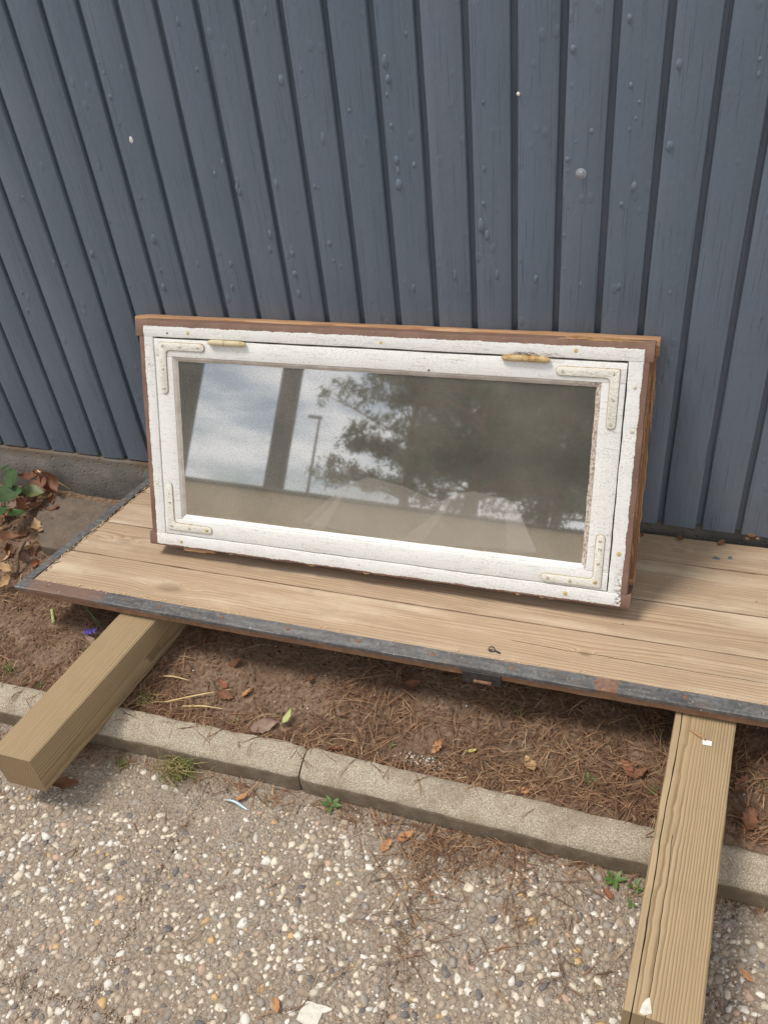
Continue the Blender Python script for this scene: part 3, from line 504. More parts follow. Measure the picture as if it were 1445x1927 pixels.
for (r0, r1, tries) in ((0.0080, 0.0112, 3200), (0.0062, 0.0082, 12000), (0.0044, 0.0062, 20000), (0.0028, 0.0044, 36000)):
    for _ in range(tries):
        x = random.uniform(-1.62, 0.62); y = random.uniform(-1.55, -0.775)
        if y < -1.16 - 0.28 * (0.4 - x) - 0.25: continue
        if muddy(x, y): continue
        jd = min((x + 0.34) % 0.5, 0.5 - (x + 0.34) % 0.5, abs(y + 1.243))
        if jd < 0.013 * (0.7 + 0.6 * mnoise.noise(Vector((x * 14, y * 14, 4)))) and random.random() < 0.85: continue
        try_place(x, y, random.uniform(r0, r1))
pl.sort(key=lambda t: -t[2])
pm = [[mesh('pebble', SH[s], IF, ['p_' + k], smooth=3.2) for s in range(k_i * 3, k_i * 3 + 3)] for k_i, k in enumerate(KIND)]
VV = []; FF = []; MI = []; vo = 0
for n, (x, y, r) in enumerate(pl):
    ki = random.choices(range(8), KW)[0]
    tilt = Euler((random.gauss(0, 0.16), random.gauss(0, 0.16), random.uniform(0, 6.28)))
    z = pave_z(x, y) - r * random.uniform(0.06, 0.24)
    s = r * random.uniform(1.05, 1.3)
    if n < 300:
        o = link('pebble', random.choice(pm[ki]), pav); o.location = (x, y, z); o.rotation_euler = tilt; o.scale = (s, s, s)
    else:
        v = (SH[random.randrange(24)] * s) @ np.array(tilt.to_matrix()).T + np.array([x, y, z])
        VV.append(v); FF.append(IF + vo); MI += [ki] * len(IF); vo += len(v)
def big_mesh(name, VV, FF, mats, MI, smooth=3.2):
    V = np.concatenate(VV); F = np.concatenate(FF); me = bpy.data.meshes.new(name); k = F.shape[1]
    me.vertices.add(len(V)); me.vertices.foreach_set('co', V.ravel().astype(np.float32))
    me.loops.add(F.size); me.loops.foreach_set('vertex_index', F.ravel().astype(np.int32))
    me.polygons.add(len(F)); me.polygons.foreach_set('loop_start', np.arange(0, F.size, k, dtype=np.int32))
    me.polygons.foreach_set('material_index', np.asarray(MI, dtype=np.int32))
    if smooth: me.polygons.foreach_set('use_smooth', np.ones(len(F), dtype=bool))
    for q in mats: me.materials.append(M[q].m)
    me.update(calc_edges=True); me.validate(); return me
link('pebbles', big_mesh('pebbles', VV, FF, ['p_' + k for k in KIND], MI), pav, kind='stuff')
# grit and chips between the stones
OV = np.array([(1, 0, 0), (-1, 0, 0), (0, 1, 0), (0, -1, 0), (0, 0, 1), (0, 0, -1)], float); OF = np.array([(0, 2, 4), (2, 1, 4), (1, 3, 4), (3, 0, 4), (2, 0, 5), (1, 2, 5), (3, 1, 5), (0, 3, 5)])
def scatter_octa(name, n, pos, smin, smax, mats, weights, parent=None, flat=0.6, **kw):
    VV, FF, MI = [], [], []; vo = 0
    for _ in range(n):
        p = pos()
        if p is None: continue
        s = random.uniform(smin, smax) ** 1.0
        v = OV * np.array([s, s * random.uniform(0.4, 1), s * flat * random.uniform(0.4, 1)]) + RNG.normal(0, 0.22 * s, OV.shape)
        a = random.uniform(0, 6.28); c, q = math.cos(a), math.sin(a)
        v = v @ np.array([[c, q, 0], [-q, c, 0], [0, 0, 1]]) + np.array(p)
        VV.append(v); FF.append(OF + vo); MI += [random.choices(range(len(mats)), weights)[0]] * 8; vo += 6
    return link(name, big_mesh(name, VV, FF, mats, MI, smooth=False), parent, kind='stuff', **kw)
def pv():
    x = random.uniform(-1.6, 0.6); y = random.uniform(-1.45, -0.755)
    return None if y < -1.16 - 0.28 * (0.4 - x) - 0.25 else (x, y, pave_z(x, y))
def jv():
    if random.random() < 0.5: x = random.choice((-0.84, -0.34, 0.16, -1.34)) + random.gauss(0, 0.007); y = random.uniform(-1.5, -0.76)
    else: x = random.uniform(-1.5, 0.5); y = -1.243 + random.gauss(0, 0.006)
    if random.random() < 0.3: x = random.uniform(-1.5, 0.4); y = -0.757 - abs(random.gauss(0, 0.03))
    return (x, y, pave_z(x, y) - 0.0002)
scatter_octa('joint_dirt', 4000, jv, 0.0012, 0.0046, ['clod', 'p_taupe', 'p_tan', 'needle_b'], [0.28, 0.34, 0.30, 0.08], pav, 0.5)
scatter_octa('grit', 34000, pv, 0.0010, 0.0034, ['p_white', 'p_cream', 'p_tan', 'p_grey', 'p_taupe', 'p_dark'], [0.05, 0.16, 0.29, 0.22, 0.22, 0.06], pav)

def sv():
    x = random.uniform(-2.2, 0.6); y = -0.68 + 0.62 * random.random(); return (x, y, soil_z(x, y) + 0.0005)
scatter_octa('soil_clods', 15000, sv, 0.0012, 0.0058, ['clod', 'soil', 'leaf_brown', 'needle_b'], [0.5, 0.3, 0.1, 0.1], None, 0.6, label='loose crumbs of earth on the planting bed', cat='crumbs')
# kerb stones
def kerb_fn(x, y, z): return (x, y, z + G(x))
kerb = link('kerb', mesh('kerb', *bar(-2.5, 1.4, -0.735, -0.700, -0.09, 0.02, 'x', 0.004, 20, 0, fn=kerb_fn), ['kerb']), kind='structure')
KP = [(-2.08, -1.585), (-1.58, -0.6385), (-0.6355, 0.30), (0.303, 1.24)]
for q, (xa, xb) in enumerate(KP):
    prof = [(-0.748, -0.09), (-0.751, 0.038), (-0.749, 0.046), (-0.742, 0.0535), (-0.730, 0.060), (-0.712, 0.0655), (-0.696, 0.0675), (-0.686, 0.0655), (-0.680, 0.058), (-0.680, -0.09)]
    V = []; F = []; ns = 90; n = len(prof)
    for i in range(ns + 1):
        u = i / ns; x = xa + (xb - xa) * u; ed = min(u, 1 - u) * (xb - xa)
        sh = 0.0 if ed > 0.006 else 0.005 * (1 - ed / 0.006)
        for (y, z) in prof:
            j = mnoise.noise(Vector((x * 40, y * 60, z * 60 + q))) * 0.0018 + mnoise.noise(Vector((x * 9, y * 9, q))) * 0.002
            V.append((x, y + (-0.026 * (x + 0.637) if q >= 2 else 0.0) + j + (sh if y < -0.72 else -sh * 0.5), z + G(x) + (j - sh if z > 0 else 0)))
    for i in range(ns):
        for k in range(n - 1): F.append((i * n + k, (i + 1) * n + k, (i + 1) * n + k + 1, i * n + k + 1))
    F += [tuple(range(n)), tuple(ns * n + k for k in range(n - 1, -1, -1))]
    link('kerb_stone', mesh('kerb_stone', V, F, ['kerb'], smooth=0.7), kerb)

# ================================================================= WALL
ZB = 0.22; PITCH = 0.085
wall = thing('cladding_wall', 'blue-grey painted vertical plank wall with paint blisters', 'wall', Matrix.Translation((-0.7, 0, ZB)))
wi = wall.matrix_world.inverted()
boards = {}
for i in range(-11, 23):                      # board i lies left of groove i
    xr = -i * PITCH; xl = xr - PITCH; rr = random.Random(i + 100)
    gw = 0.0062; dy = rr.uniform(-0.0008, 0.0008); top = 2.1
    # profile from back left round the front face to the tongue on the right
    c = 0.0044
    pr = [(xl + gw, 0.0142), (xl + gw, c), (xl + gw + c * 0.3, c * 0.3), (xl + gw + c, 0.0), (xr - gw - c, 0.0), (xr - gw - c * 0.3, c * 0.3), (xr - gw, c), (xr - gw, 0.0145), (xr + gw + 0.004, 0.0145), (xr + gw + 0.004, 0.021)]
    V = []; F = []; n = len(pr)
    zs = [0.0, 0.002, 0.006, 0.015] + [0.05 + 0.1 * k for k in range(20)] + [top]
    for zi, z in enumerate(zs):
        for (x, y) in pr:
            jz = (mnoise.noise(Vector((x * 70, i * 3.1, 1))) * 0.004 + rr.uniform(-0.0012, 0.0012)) if zi < 3 else 0
            wob = 0.0007 * mnoise.noise(Vector((x * 3 + i, z * 4, 2))) + (0.0006 * mnoise.noise(Vector((i, z * 30, x * 30))) if y > 0.0005 else 0)
            V.append((x + wob + 0.7, y + dy + (wob if y < 0.008 else 0), z + jz))
    for a in range(len(zs) - 1):
        for k in range(n - 1): F.append((a * n + k, a * n + k + 1, (a + 1) * n + k + 1, (a + 1) * n + k))
    F.append(tuple(range(n - 1, -1, -1)))
    boards[i] = link('board', mesh('board', V, F, ['wall'], smooth=0.7), wall)
# paint blisters: domes raised on the boards
def dome(rx, rz, h, seed):
    rr = random.Random(seed); V = [(0, -h, 0)]; F = []; n = 12; lv = [(0.35, 0.9), (0.65, 0.62), (0.88, 0.25), (1.0, 0.0), (1.04, -0.5)]
    sk = rr.uniform(-0.25, 0.25); wob = [rr.uniform(0.88, 1.1) for _ in range(n)]
    for (q, hh) in lv:
        for k in range(n):
            a = 6.2832 * k / n; V.append((rx * q * wob[k] * math.cos(a), -h * hh, rz * q * wob[k] * math.sin(a) - rz * 0.3 * hh * 0.3 + sk * rx * hh * 0.2))
    for k in range(n): F.append((0, 1 + (k + 1) % n, 1 + k))
    for j in range(len(lv) - 1):
        for k in range(n): a = 1 + j * n; b = a + n; F.append((a + k, a + (k + 1) % n, b + (k + 1) % n, b + k))
    return V, F
for q, (x, z, rx, rz) in enumerate(BLISTERS):
    i = int(math.floor(-x / PITCH)); b = boards.get(i)
    lim_l = -i * PITCH - PITCH + 0.0075 + rx; lim_r = -i * PITCH - 0.0075 - rx; x = min(max(x, lim_l), lim_r)
    V, F = dome(rx, rz, min(rx, rz) * 0.46, q)
    V = [(vx + x + 0.7, vy, vz + z - ZB) for vx, vy, vz in V]
    link('paint_blister', mesh('paint_blister', V, F, ['wall'], smooth=3.2), b)
def concrete_block(x0, x1, yf, z0, z1, seed):
    return bar(x0, x1, yf, 0.16, z0, z1, 'x', 0.006, 60, 0.0022, 2, seed, fn=lambda x, y, z: (x + 0.7, y, z - ZB))
link('plinth_block', mesh('plinth_block', *concrete_block(-3.0, -1.02, -0.006, -0.05, 0.2155, 4), ['plinth'], smooth=0.8), wall)
link('plinth_block', mesh('plinth_block', *concrete_block(-1.018, 1.15, 0.022, -0.05, 0.2155, 5), ['plinth'], smooth=0.8), wall)
link('backing', mesh('backing', *bar(-3.0, 1.15, 0.022, 0.16, 0.2175, 2.33, 'x', 0.002, 1, fn=lambda x, y, z: (x + 0.7, y, z - ZB)), ['wall']), wall)
# galvanised screw in the wall, dropping, fungus
bx, bz = WALLPT['screw']
sc = thing('wall_screw', 'galvanised hex screw head in the plank wall', 'screw', frame_mat((bx, -0.0002, bz), (1, 0, 0), (0, 0, 1), (0, -1, 0)))
link('washer', mesh('washer', *disc(0.0098, 0.0014, 20, 0.2), ['steel_screw'], smooth=0.7), sc)
link('hex_head', mesh('hex_head', *[disc(0.0062, 0.0055, 6, 0.15)][0], ['steel_screw']), sc)
V, F = dome(0.0055, 0.0085, 0.0022, 5); bx, bz = WALLPT['drop']
link('bird_dropping', mesh('bird_dropping', V, F, ['bird'], smooth=3.2), None, 'white bird dropping stuck to the plank wall', 'dropping', mat=Matrix.Translation((bx, 0.0, bz)))
V, F = dome(0.003, 0.0035, 0.0015, 6); bx, bz = WALLPT['fleck']
link('paint_fleck', mesh('paint_fleck', V, F, ['bird'], smooth=3.2), None, 'tiny white fleck at the edge of a wall board', 'fleck', mat=Matrix.Translation((bx, 0.0, bz)))
fx = WALLPT['fungus']
mb = MB()
for (dx, dz, r) in ((0, 0.008, 0.010), (0.013, 0.000, 0.006), (-0.008, -0.004, 0.006)):
    V, F = dome(r, r * 0.6, r * 0.5, int(r * 9999)); mb.add((V, F), 0, Matrix.Translation((dx, 0, dz)))
link('wall_fungus', mb.mesh('wall_fungus', ['fungus'], 3.2), None, 'brown crinkled fungus at the foot of the plank wall', 'fungus', mat=Matrix.Translation((fx[0], -0.001, fx[1])))

V, F = [], []
pl_ = [(-1.735, -0.052), (-1.40, -0.052), (-1.40, -0.20), (-1.45, -0.27), (-1.60, -0.262), (-1.69, -0.16)]
for zz_, sc_ in ((0.04, 1.0), (0.0905, 1.0), (0.0935, 0.985)):
    for (x, y) in pl_: V.append((-1.55 + (x + 1.55) * sc_, -0.15 + (y + 0.15) * sc_, zz_))
for l in range(2):
    for k in range(6): F.append((l * 6 + k, l * 6 + (k + 1) % 6, l * 6 + 6 + (k + 1) % 6, l * 6 + 6 + k))
F.append(tuple(range(12, 18)))
link('stone_slab', mesh('stone_slab', V, F, ['dusty']), None, 'flat dusty stone slab set in the earth beside the plinth', 'slab')
# ================================================================= PLANK DECK (old door laid flat)
DO = Vector(DECK['O']); DX = Vector(DECK['X']); DY = Vector(DECK['Y']); DN = Vector(DECK['N'])
deck = thing('plank_door', 'old plank door with steel edging lying flat on two timber beams', 'door', frame_mat(DO, DX, DY, DN))
def dfn(x, y, z):                     # out-of-square end and a slightly bowed front edge
    f = max(0.0, 1 - y / 0.5)
    return (x + 0.135 * y, y + 0.0115 * max(0, x) ** 1.6 * 0.6 * f, z)
PY = [(0.006, 0.1564), (0.1600, 0.2844), (0.2880, 0.4284), (0.4320, 0.529)]
for q, (ya, yb) in enumerate(PY):
    mb = MB().add(bar(0.026 + 0.002 * q, 2.02, ya, yb, -0.026, -0.0005 * (q % 2), 'x', 0.0013, 90, 0.0006, 1, 30 + q, dfn))
    if q: mb.add(bar(0.03, 2.01, ya - 0.005, ya + 0.002, -0.022, -0.0095, 'x', 0.0005, 20, 0, 1, 0, dfn))
    link('plank', mb.mesh('plank', ['plank'], 0.6), deck)
link('edge_board', mesh('edge_board', *bar(0.004, 2.03, 0.0005, 0.0050, -0.0245, -0.0015, 'x', 0.001, 70, 0.0008, 1, 41, dfn), ['edgewood']), deck)
link('edge_board', mesh('edge_board', *bar(0.008, 0.528, 0.003, 0.0245, -0.0245, -0.0015, 'y', 0.001, 30, 0.0005, 1, 42, dfn), ['edgewood']), deck)
link('steel_strip', mesh('steel_strip', *bar(0.001, 2.03, -0.0015, 0.0315, 0.0006, 0.0030, 'x', 0.0011, 110, 0.0007, 1, 50, dfn), ['steel'], smooth=0.6), deck)
link('steel_strip', mesh('steel_strip', *bar(0.0325, 0.53, 0.0005, 0.0250, 0.0006, 0.0030, 'y', 0.0011, 40, 0.0008, 1, 51, dfn), ['steel'], smooth=0.6), deck)
link('steel_lip', mesh('steel_lip', *bar(0.001, 2.03, -0.0032, -0.0004, -0.0075, 0.0022, 'x', 0.0008, 110, 0.0004, 1, 52, dfn), ['steel'], smooth=0.6), deck)
for xr in (0.085, 0.24, 0.40, 0.562, 0.725, 0.888, 1.052, 1.216, 1.381, 1.545, 1.71):
    V, F = disc(0.0052, 0.0012, 14, 0.3); x, y, z = dfn(xr, 0.015, 0.003)
    link('rivet', mesh('rivet', [(a + x, b + y, c + z - 0.0002) for a, b, c in V], F, ['rust'], smooth=0.9), deck)
for yr in (0.10, 0.24, 0.38):
    V, F = disc(0.0048, 0.001, 14, 0.3); x, y, z = dfn(0.013, yr, 0.003)
    link('rivet', mesh('rivet', [(a + x, b + y, c + z - 0.0002) for a, b, c in V], F, ['rust'], smooth=0.9), deck)
# keeper plate under the front edge
kp = link('keeper_plate', mesh('keeper_plate', *bar(1.122, 1.200, -0.0045, 0.004, -0.040, -0.0080, 'x', 0.0012, 6, 0.0003, 1, 60, dfn), ['iron']), deck)
link('keeper_bar', mesh('keeper_bar', *bar(1.146, 1.182, -0.0105, -0.0047, -0.0335, -0.0265, 'x', 0.0018, 4, 0.0003, 2, 61, dfn), ['rust'], smooth=0.8), kp)
# ragged fibres along the edging and wood fluff
mb = MB(); rr = random.Random(3)
for _ in range(150):
    x = rr.uniform(0.05, 0.62) if rr.random() < 0.75 else rr.uniform(0.6, 1.9); y = 0.0335 + abs(rr.gauss(0, 0.004)); a = rr.gauss(0, 0.3); l = rr.uniform(0.003, 0.010); h = rr.uniform(0.0003, 0.0016)
    p = [(x, y, -0.0005), (x + l * 0.5 * math.cos(a), y + l * 0.5 * math.sin(a), h), (x + l * math.cos(a), y + l * math.sin(a), rr.uniform(-0.0005, 0.003))]
    mb.add(tube([dfn(*t) for t in p], [0.0006, rr.uniform(0.0008, 0.0019), 0.0005], 4), 0)
for _ in range(90):
    y = rr.uniform(0.06, 0.50); x = 0.0262 + abs(rr.gauss(0, 0.0025)); a = 1.5 + rr.gauss(0, 0.5); l = rr.uniform(0.004, 0.02)
    p = [(x, y, 0.0), (x + l * 0.5 * math.cos(a), y + l * 0.5 * math.sin(a), rr.uniform(0.001, 0.0035)), (x + l * math.cos(a), y + l * math.sin(a), 0.001)]
    mb.add(tube([dfn(*t) for t in p], [0.0007, rr.uniform(0.0008, 0.0016), 0.0005], 4), rr.choice([0, 1]))
link('wood_fibres', mb.mesh('wood_fibres', ['fluff', 'twig']), deck, kind='stuff')
# keyhole hook remains
hk = dfn(1.160, 0.056, 0.0)
mb = MB(); ring = [(hk[0] + 0.0062 * math.cos(a), hk[1] + 0.004 * math.sin(a), 0.004 + 0.0035 * math.sin(a * 1.0)) for a in np.linspace(0.3, 6.6, 18)]
mb.add(tube(ring, [0.0013] * 18, 6)); mb.add(tube([(hk[0] + 0.006, hk[1] - 0.001, 0.003), (hk[0] + 0.013, hk[1] - 0.003, 0.003), (hk[0] + 0.019, hk[1] - 0.004, 0.0005)], [0.0013, 0.002, 0.0018], 6))
link('rusty_eye', mb.mesh('rusty_eye', ['iron'], 3.2), deck)
link('nail_hole', mesh('nail_hole', *[([(a + hk[0] - 0.002, b + hk[1], c) for a, b, c in disc(0.004, 0.0006, 12, 0.2)[0]], disc(0.004, 0.0006, 12, 0.2)[1])][0], ['iron']), deck)

# ================================================================= BEAMS
def beam(label, top_right_front, top_left_front, direction, length, h, skew, seed, mt):
    d = Vector(direction).normalized(); tr = Vector(top_right_front); tl = Vector(top_left_front); w = (tr - tl).length
    side = Vector((d.y, -d.x, 0)); up = Vector((0, 0, 1)); o = (tr + tl) / 2 - up * h
    b = thing('timber_beam', label, 'beam', frame_mat(o, d, -side, up))
    V, F = bar(0, length, -w / 2, w / 2, 0, h, 'x', 0.0042, 60, 0.0007, 3, seed, fn=lambda x, y, z: (x + skew * y * max(0, 1 - x / 0.3), y, z))
    link('timber', mesh('timber', V, F, [mt], smooth=0.7), b); return b
bl = beam('square timber beam with dark shaded side, at the front corner of the plank door', (-1.131, -0.915, 0.1685), (-1.229, -0.915, 0.1685), (0.137, 0.99, 0), 0.80, 0.106, -0.137, 71, 'beam_l')
br_ = beam('split timber beam with a long crack, under the middle of the plank door', (0.1395, -1.073, 0.1935), (0.0325, -1.081, 0.1935), (0.069, 0.9976, 0), 0.95, 0.104, 0.0, 72, 'beam')

# ================================================================= WINDOW
win = thing('old_window', 'old white-painted wooden window with dirty glass leaning on the plank wall', 'window', frame_mat(WIN['O'], WIN['X'], WIN['Y'], WIN['Z']))
def wbar(name, x0, x1, y0, y1, z0, z1, mat, axis='x', ch=0.0014, jit=0.0005, seed=1, parent=None, seg=60):
    if axis == 'x': vf = bar(x0, x1, y0, y1, z0, z1, 'x', ch, seg, jit, 2, seed)
    else: vf = bar(z0, z1, x0, x1, y0, y1, 'z', ch, seg, jit, 2, seed)
    return link(name, mesh(name, *vf, [mat], smooth=0.7), parent or win)
fh = wbar('frame_head', -0.545, 0.595, 0.0, 0.064, -0.0355, 0.0, 'frame', 'x', 0.0022, 0.0006, 1)
fs = wbar('frame_sill', -0.545, 0.598, 0.0, 0.064, -0.540, -0.5085, 'frame', 'x', 0.0022, 0.0010, 2)
fl_ = wbar('frame_jamb', -0.537, -0.5012, 0.0006, 0.064, -0.5083, -0.0357, 'frame', 'z', 0.0018, 0.0005, 3)
fr_ = wbar('frame_jamb', 0.5508, 0.589, 0.0006, 0.064, -0.5083, -0.0357, 'frame', 'z', 0.0018, 0.0010, 4)
# bare back frame
bh = wbar('back_head', -0.592, 0.601, 0.068, 0.119, -0.034, 0.0035, 'bare', 'x', 0.005, 0.0008, 5)
wbar('back_sill', -0.552, 0.598, 0.068, 0.1185, -0.533, -0.498, 'bare', 'x', 0.002, 0.0008, 6)
wbar('back_jamb', -0.530, -0.495, 0.068, 0.1185, -0.4978, -0.0342, 'bare_v', 'z', 0.002, 0.0008, 7)
bj = wbar('back_jamb', 0.560, 0.597, 0.068, 0.1185, -0.4978, -0.0342, 'bare_v', 'z', 0.002, 0.0012, 8)
wbar('spacer', 0.566, 0.586, 0.0642, 0.0678, -0.50, -0.035, 'bare_v', 'z', 0.0008, 0.0006, 9)
wbar('spacer', -0.54, 0.590, 0.0642, 0.0678, -0.030, -0.004, 'bare', 'x', 0.0008, 0.0006, 10)
mb = MB(); rr = random.Random(8)          # splinters torn from the right side and the head
for _ in range(46):
    z = rr.uniform(-0.52, -0.03); y = rr.uniform(0.02, 0.1); l = rr.uniform(0.015, 0.07); x = 0.589 + (0.008 if y > 0.066 else 0)
    mb.add(tube([(x - 0.001, y, z), (x + rr.uniform(0.0005, 0.003), y + rr.gauss(0, 0.003), z - l * 0.5), (x + rr.uniform(-0.001, 0.005), y + rr.gauss(0, 0.005), z - l)], [0.0012, rr.uniform(0.001, 0.0022), 0.0004], 4))
for _ in range(26):
    y = rr.uniform(0.0, 0.06); l = rr.uniform(0.02, 0.07); x = rr.uniform(0.40, 0.592 - l)
    mb.add(tube([(x, y, 0.0002), (x + l * 0.5, y + rr.gauss(0, 0.002), 0.0016), (x + l, y + rr.gauss(0, 0.003), 0.0005)], [0.001, rr.uniform(0.001, 0.0022), 0.0004], 4))
for _ in range(26):
    x = rr.uniform(-0.53, 0.58); l = rr.uniform(0.006, 0.03); y = rr.uniform(0.0, 0.008)
    mb.add(tube([(x, y, -0.5385), (x + l * 0.5, y, -0.5415), (x + l, y, -0.5395)], [0.0008, rr.uniform(0.0008, 0.0018), 0.0004], 4))
link('splinters', mb.mesh('splinters', ['splinter']), win, kind='stuff')
# chipped sliver under the left end of the sill
V = []; 
link('torn_sliver', mesh('torn_sliver', *bar(-0.455, -0.37, 0.004, 0.03, -0.5475, -0.5385, 'x', 0.003, 14, 0.0022, 2, 9), ['splinter'], smooth=0.7), win)
# sash
sash = wbar('sash_rail', -0.4985, 0.5482, 0.0012, 0.042, -0.0790, -0.0392, 'white', 'x', 0.0018, 0.0005, 11)
sb = wbar('sash_rail', -0.4985, 0.5482, 0.0012, 0.042, -0.5068, -0.4665, 'white', 'x', 0.0018, 0.0005, 12)
wbar('sash_stile', -0.4985, -0.4535, 0.0012, 0.042, -0.4661, -0.0794, 'white', 'z', 0.0016, 0.0004, 13)
wbar('sash_stile', 0.5035, 0.5482, 0.0012, 0.042, -0.4661, -0.0794, 'white', 'z', 0.0016, 0.0005, 14)
# putty fillets
def fillet(p0, p1, inward, seed, rough):
    """triangular bead from sash edge to glass; p in (x, z)"""
    n = 90; V = []; F = []
    for i in range(n + 1):
        t = i / n; x = p0[0] + (p1[0] - p0[0]) * t; z = p0[1] + (p1[1] - p0[1]) * t
        a = 0.0100 + rough * (mnoise.noise(Vector((t * 9, seed, 0))) + 0.7 * mnoise.noise(Vector((t * 60, seed, 3))))
        hgt = 0.0035 + rough * 0.8 * mnoise.noise(Vector((t * 35, seed, 7)))
        for (k, y) in ((-0.0005, 0.0034), (0.003, 0.0030 + hgt * 0.1), (a * 0.6, 0.0058 + rough * 0.4 * mnoise.noise(Vector((t * 50, seed, 9)))), (a, 0.0092), (a, 0.0100), (-0.0005, 0.0100)):
            V.append((x + inward[0] * k, y, z + inward[1] * k))
    for i in range(n):
        for k in range(5): F.append((i * 6 + k, i * 6 + k + 1, (i + 1) * 6 + k + 1, (i + 1) * 6 + k))
    return V, F
for (a, b, inw, sd, rg, mt) in (((-0.4535, -0.0792), (0.5035, -0.0792), (0, -1), 1, 0.0013, 'putty'), ((-0.4535, -0.4663), (0.5035, -0.4663), (0, 1), 2, 0.0007, 'white'), ((-0.4533, -0.08), (-0.4533, -0.466), (1, 0), 3, 0.0008, 'putty'), ((0.5033, -0.08), (0.5033, -0.466), (-1, 0), 4, 0.0018, 'putty')):
    link('putty_bead', mesh('putty_bead', *fillet(a, b, inw, sd, rg), [mt], smooth=0.8), win)
link('glass_pane', mesh('glass_pane', *bar(-0.4525, 0.5025, 0.0095, 0.0125, -0.4655, -0.080, 'x', 0.0003, 1, 0, 1), ['glass']), win)
# crumpled plastic film clinging to the pane
FV = [(-0.138, -0.440), (-0.090, -0.392), (-0.033, -0.340), (0.021, -0.318), (0.103, -0.330), (0.184, -0.357), (0.222, -0.333), (0.260, -0.325), (0.343, -0.338), (0.370, -0.384), (0.398, -0.440), (0.04, -0.4555), (0.17, -0.4555)]
fv = [(x, 0.0088 + 0.0002 * math.sin(x * 40), z) for x, z in FV]
link('plastic_film', mesh('plastic_film', fv, [(0, 1, 2, 11), (2, 3, 4, 11), (4, 5, 12, 11), (5, 6, 12), (6, 7, 8, 12), (8, 9, 10, 12)], ['film']), win)
for fold in (((-0.12, -0.452), (-0.07, -0.395), (-0.033, -0.340), (-0.045, -0.38), (-0.085, -0.452)), ((0.10, -0.452), (0.175, -0.385), (0.214, -0.338), (0.200, -0.375), (0.15, -0.452)), ((0.335, -0.452), (0.330, -0.36), (0.343, -0.338), (0.372, -0.39), (0.40, -0.445))):
    link('film_fold', mesh('film_fold', [(x, 0.0083, z) for x, z in fold], [(0, 1, 2, 3, 4)], ['film']), win)
# corner brackets
def ell(hw, La, Lb, fr):
    P = []; rc = 0.0035
    P += [(La, -hw)] + [(-hw + rc - rc * math.sin(t), -hw + rc - rc * math.cos(t)) for t in np.linspace(0, math.pi / 2, 5)]
    P += [(hw * -math.cos(t), Lb + hw * math.sin(t)) for t in np.linspace(0, math.pi, 9)]
    P += [(hw + fr - fr * math.cos(t), hw + fr - fr * math.sin(t)) for t in np.linspace(0, math.pi / 2, 6)]
    P += [(La + hw * math.sin(t), hw * math.cos(t)) for t in np.linspace(0, math.pi, 9)][:-1]
    return P
def bracket(cx, cz, sa, sb, La, Lb, seed, letters=None, screws=()):
    V = []; F = []; lv = [(0.0100, 0.0016), (0.0097, 0.0002), (0.0086, -0.0014), (0.0076, -0.0020)]
    for (hw, y) in lv:
        E_ = ell(hw, La, Lb, 0.0085 + (0.0098 - hw)); n = len(E_)
        for (a, b) in E_: V.append((cx + sa * a, y, cz + sb * b))
    for j in range(len(lv) - 1):
        for k in range(n): F.append((j * n + k, j * n + (k + 1) % n, (j + 1) * n + (k + 1) % n, (j + 1) * n + k))
    F.append(tuple((len(lv) - 1) * n + k for k in range(n)))
    b = link('corner_bracket', mesh('corner_bracket', V, F, ['bracket', 'grime_shade'], [1] * (2 * n) + [0] * (n + 1), smooth=0.9), win)
    for (a, c, brass) in screws:
        dv, df = disc(0.0042, 0.0011, 14, 0.4); mb = MB(); px, pz = cx + sa * a, cz + sb * c
        mb.add(([(x + px, -0.0019 - z, y + pz) for x, y, z in dv], df), 0)
        an = random.uniform(0, 3.1); ca, sa_ = math.cos(an), math.sin(an)
        sv, sf = bar(-0.0035, 0.0035, -0.0005, 0.0005, 0.0006, 0.00125, 'x', 0.0001, 1, 0, 1)
        mb.add(([(px + x * ca - y * sa_, -0.0019 - z, pz + x * sa_ + y * ca) for x, y, z in sv], sf), 1)
        link('screw', mb.mesh('screw', ['brass' if brass else 'screw', 'twig'], 0.9), b)
    if letters:
        txt, px, pz, rot, size, mt = letters
        cu_ = bpy.data.curves.new('letters', 'FONT'); cu_.body = txt; cu_.size = size; cu_.extrude = 0.0005; cu_.align_x = 'CENTER'; cu_.align_y = 'CENTER'
        to = bpy.data.objects.new('letters_tmp', cu_); COL.objects.link(to); dg = bpy.context.evaluated_depsgraph_get(); dg.update()
        me = bpy.data.meshes.new_from_object(to.evaluated_get(dg)); bpy.data.objects.remove(to)
        me.materials.clear(); me.materials.append(M[mt].m); ca, sa_ = math.cos(rot), math.sin(rot)
        for v in me.vertices: x, y, z = v.co; v.co = (px + x * ca - y * sa_, -0.0019 - z, pz + x * sa_ + y * ca)
        link('stamped_letters', me, b)
    return b
HP = math.pi / 2
bracket(-0.477, -0.0555, 1, -1, 0.100, 0.100, 1, None, [(0.002, -0.001, 0), (0.046, 0, 0), (0.092, 0, 0), (0, 0.052, 0), (0, 0.096, 0)])
bracket(0.5275, -0.0605, -1, -1, 0.104, 0.100, 2, ('D R G D', 0.478, -0.0605, math.pi, 0.0088, 'screw'), [(0.002, 0.0, 0), (0.100, 0, 0), (0, 0.098, 0), (0, 0.05, 0)])
bracket(-0.482, -0.4870, 1, 1, 0.102, 0.100, 3, ('E M 3', -0.482, -0.405, HP, 0.0088, 'screw'), [(0.002, 0.001, 0), (0.098, 0, 1), (0.05, 0, 0), (0, 0.06, 0)])
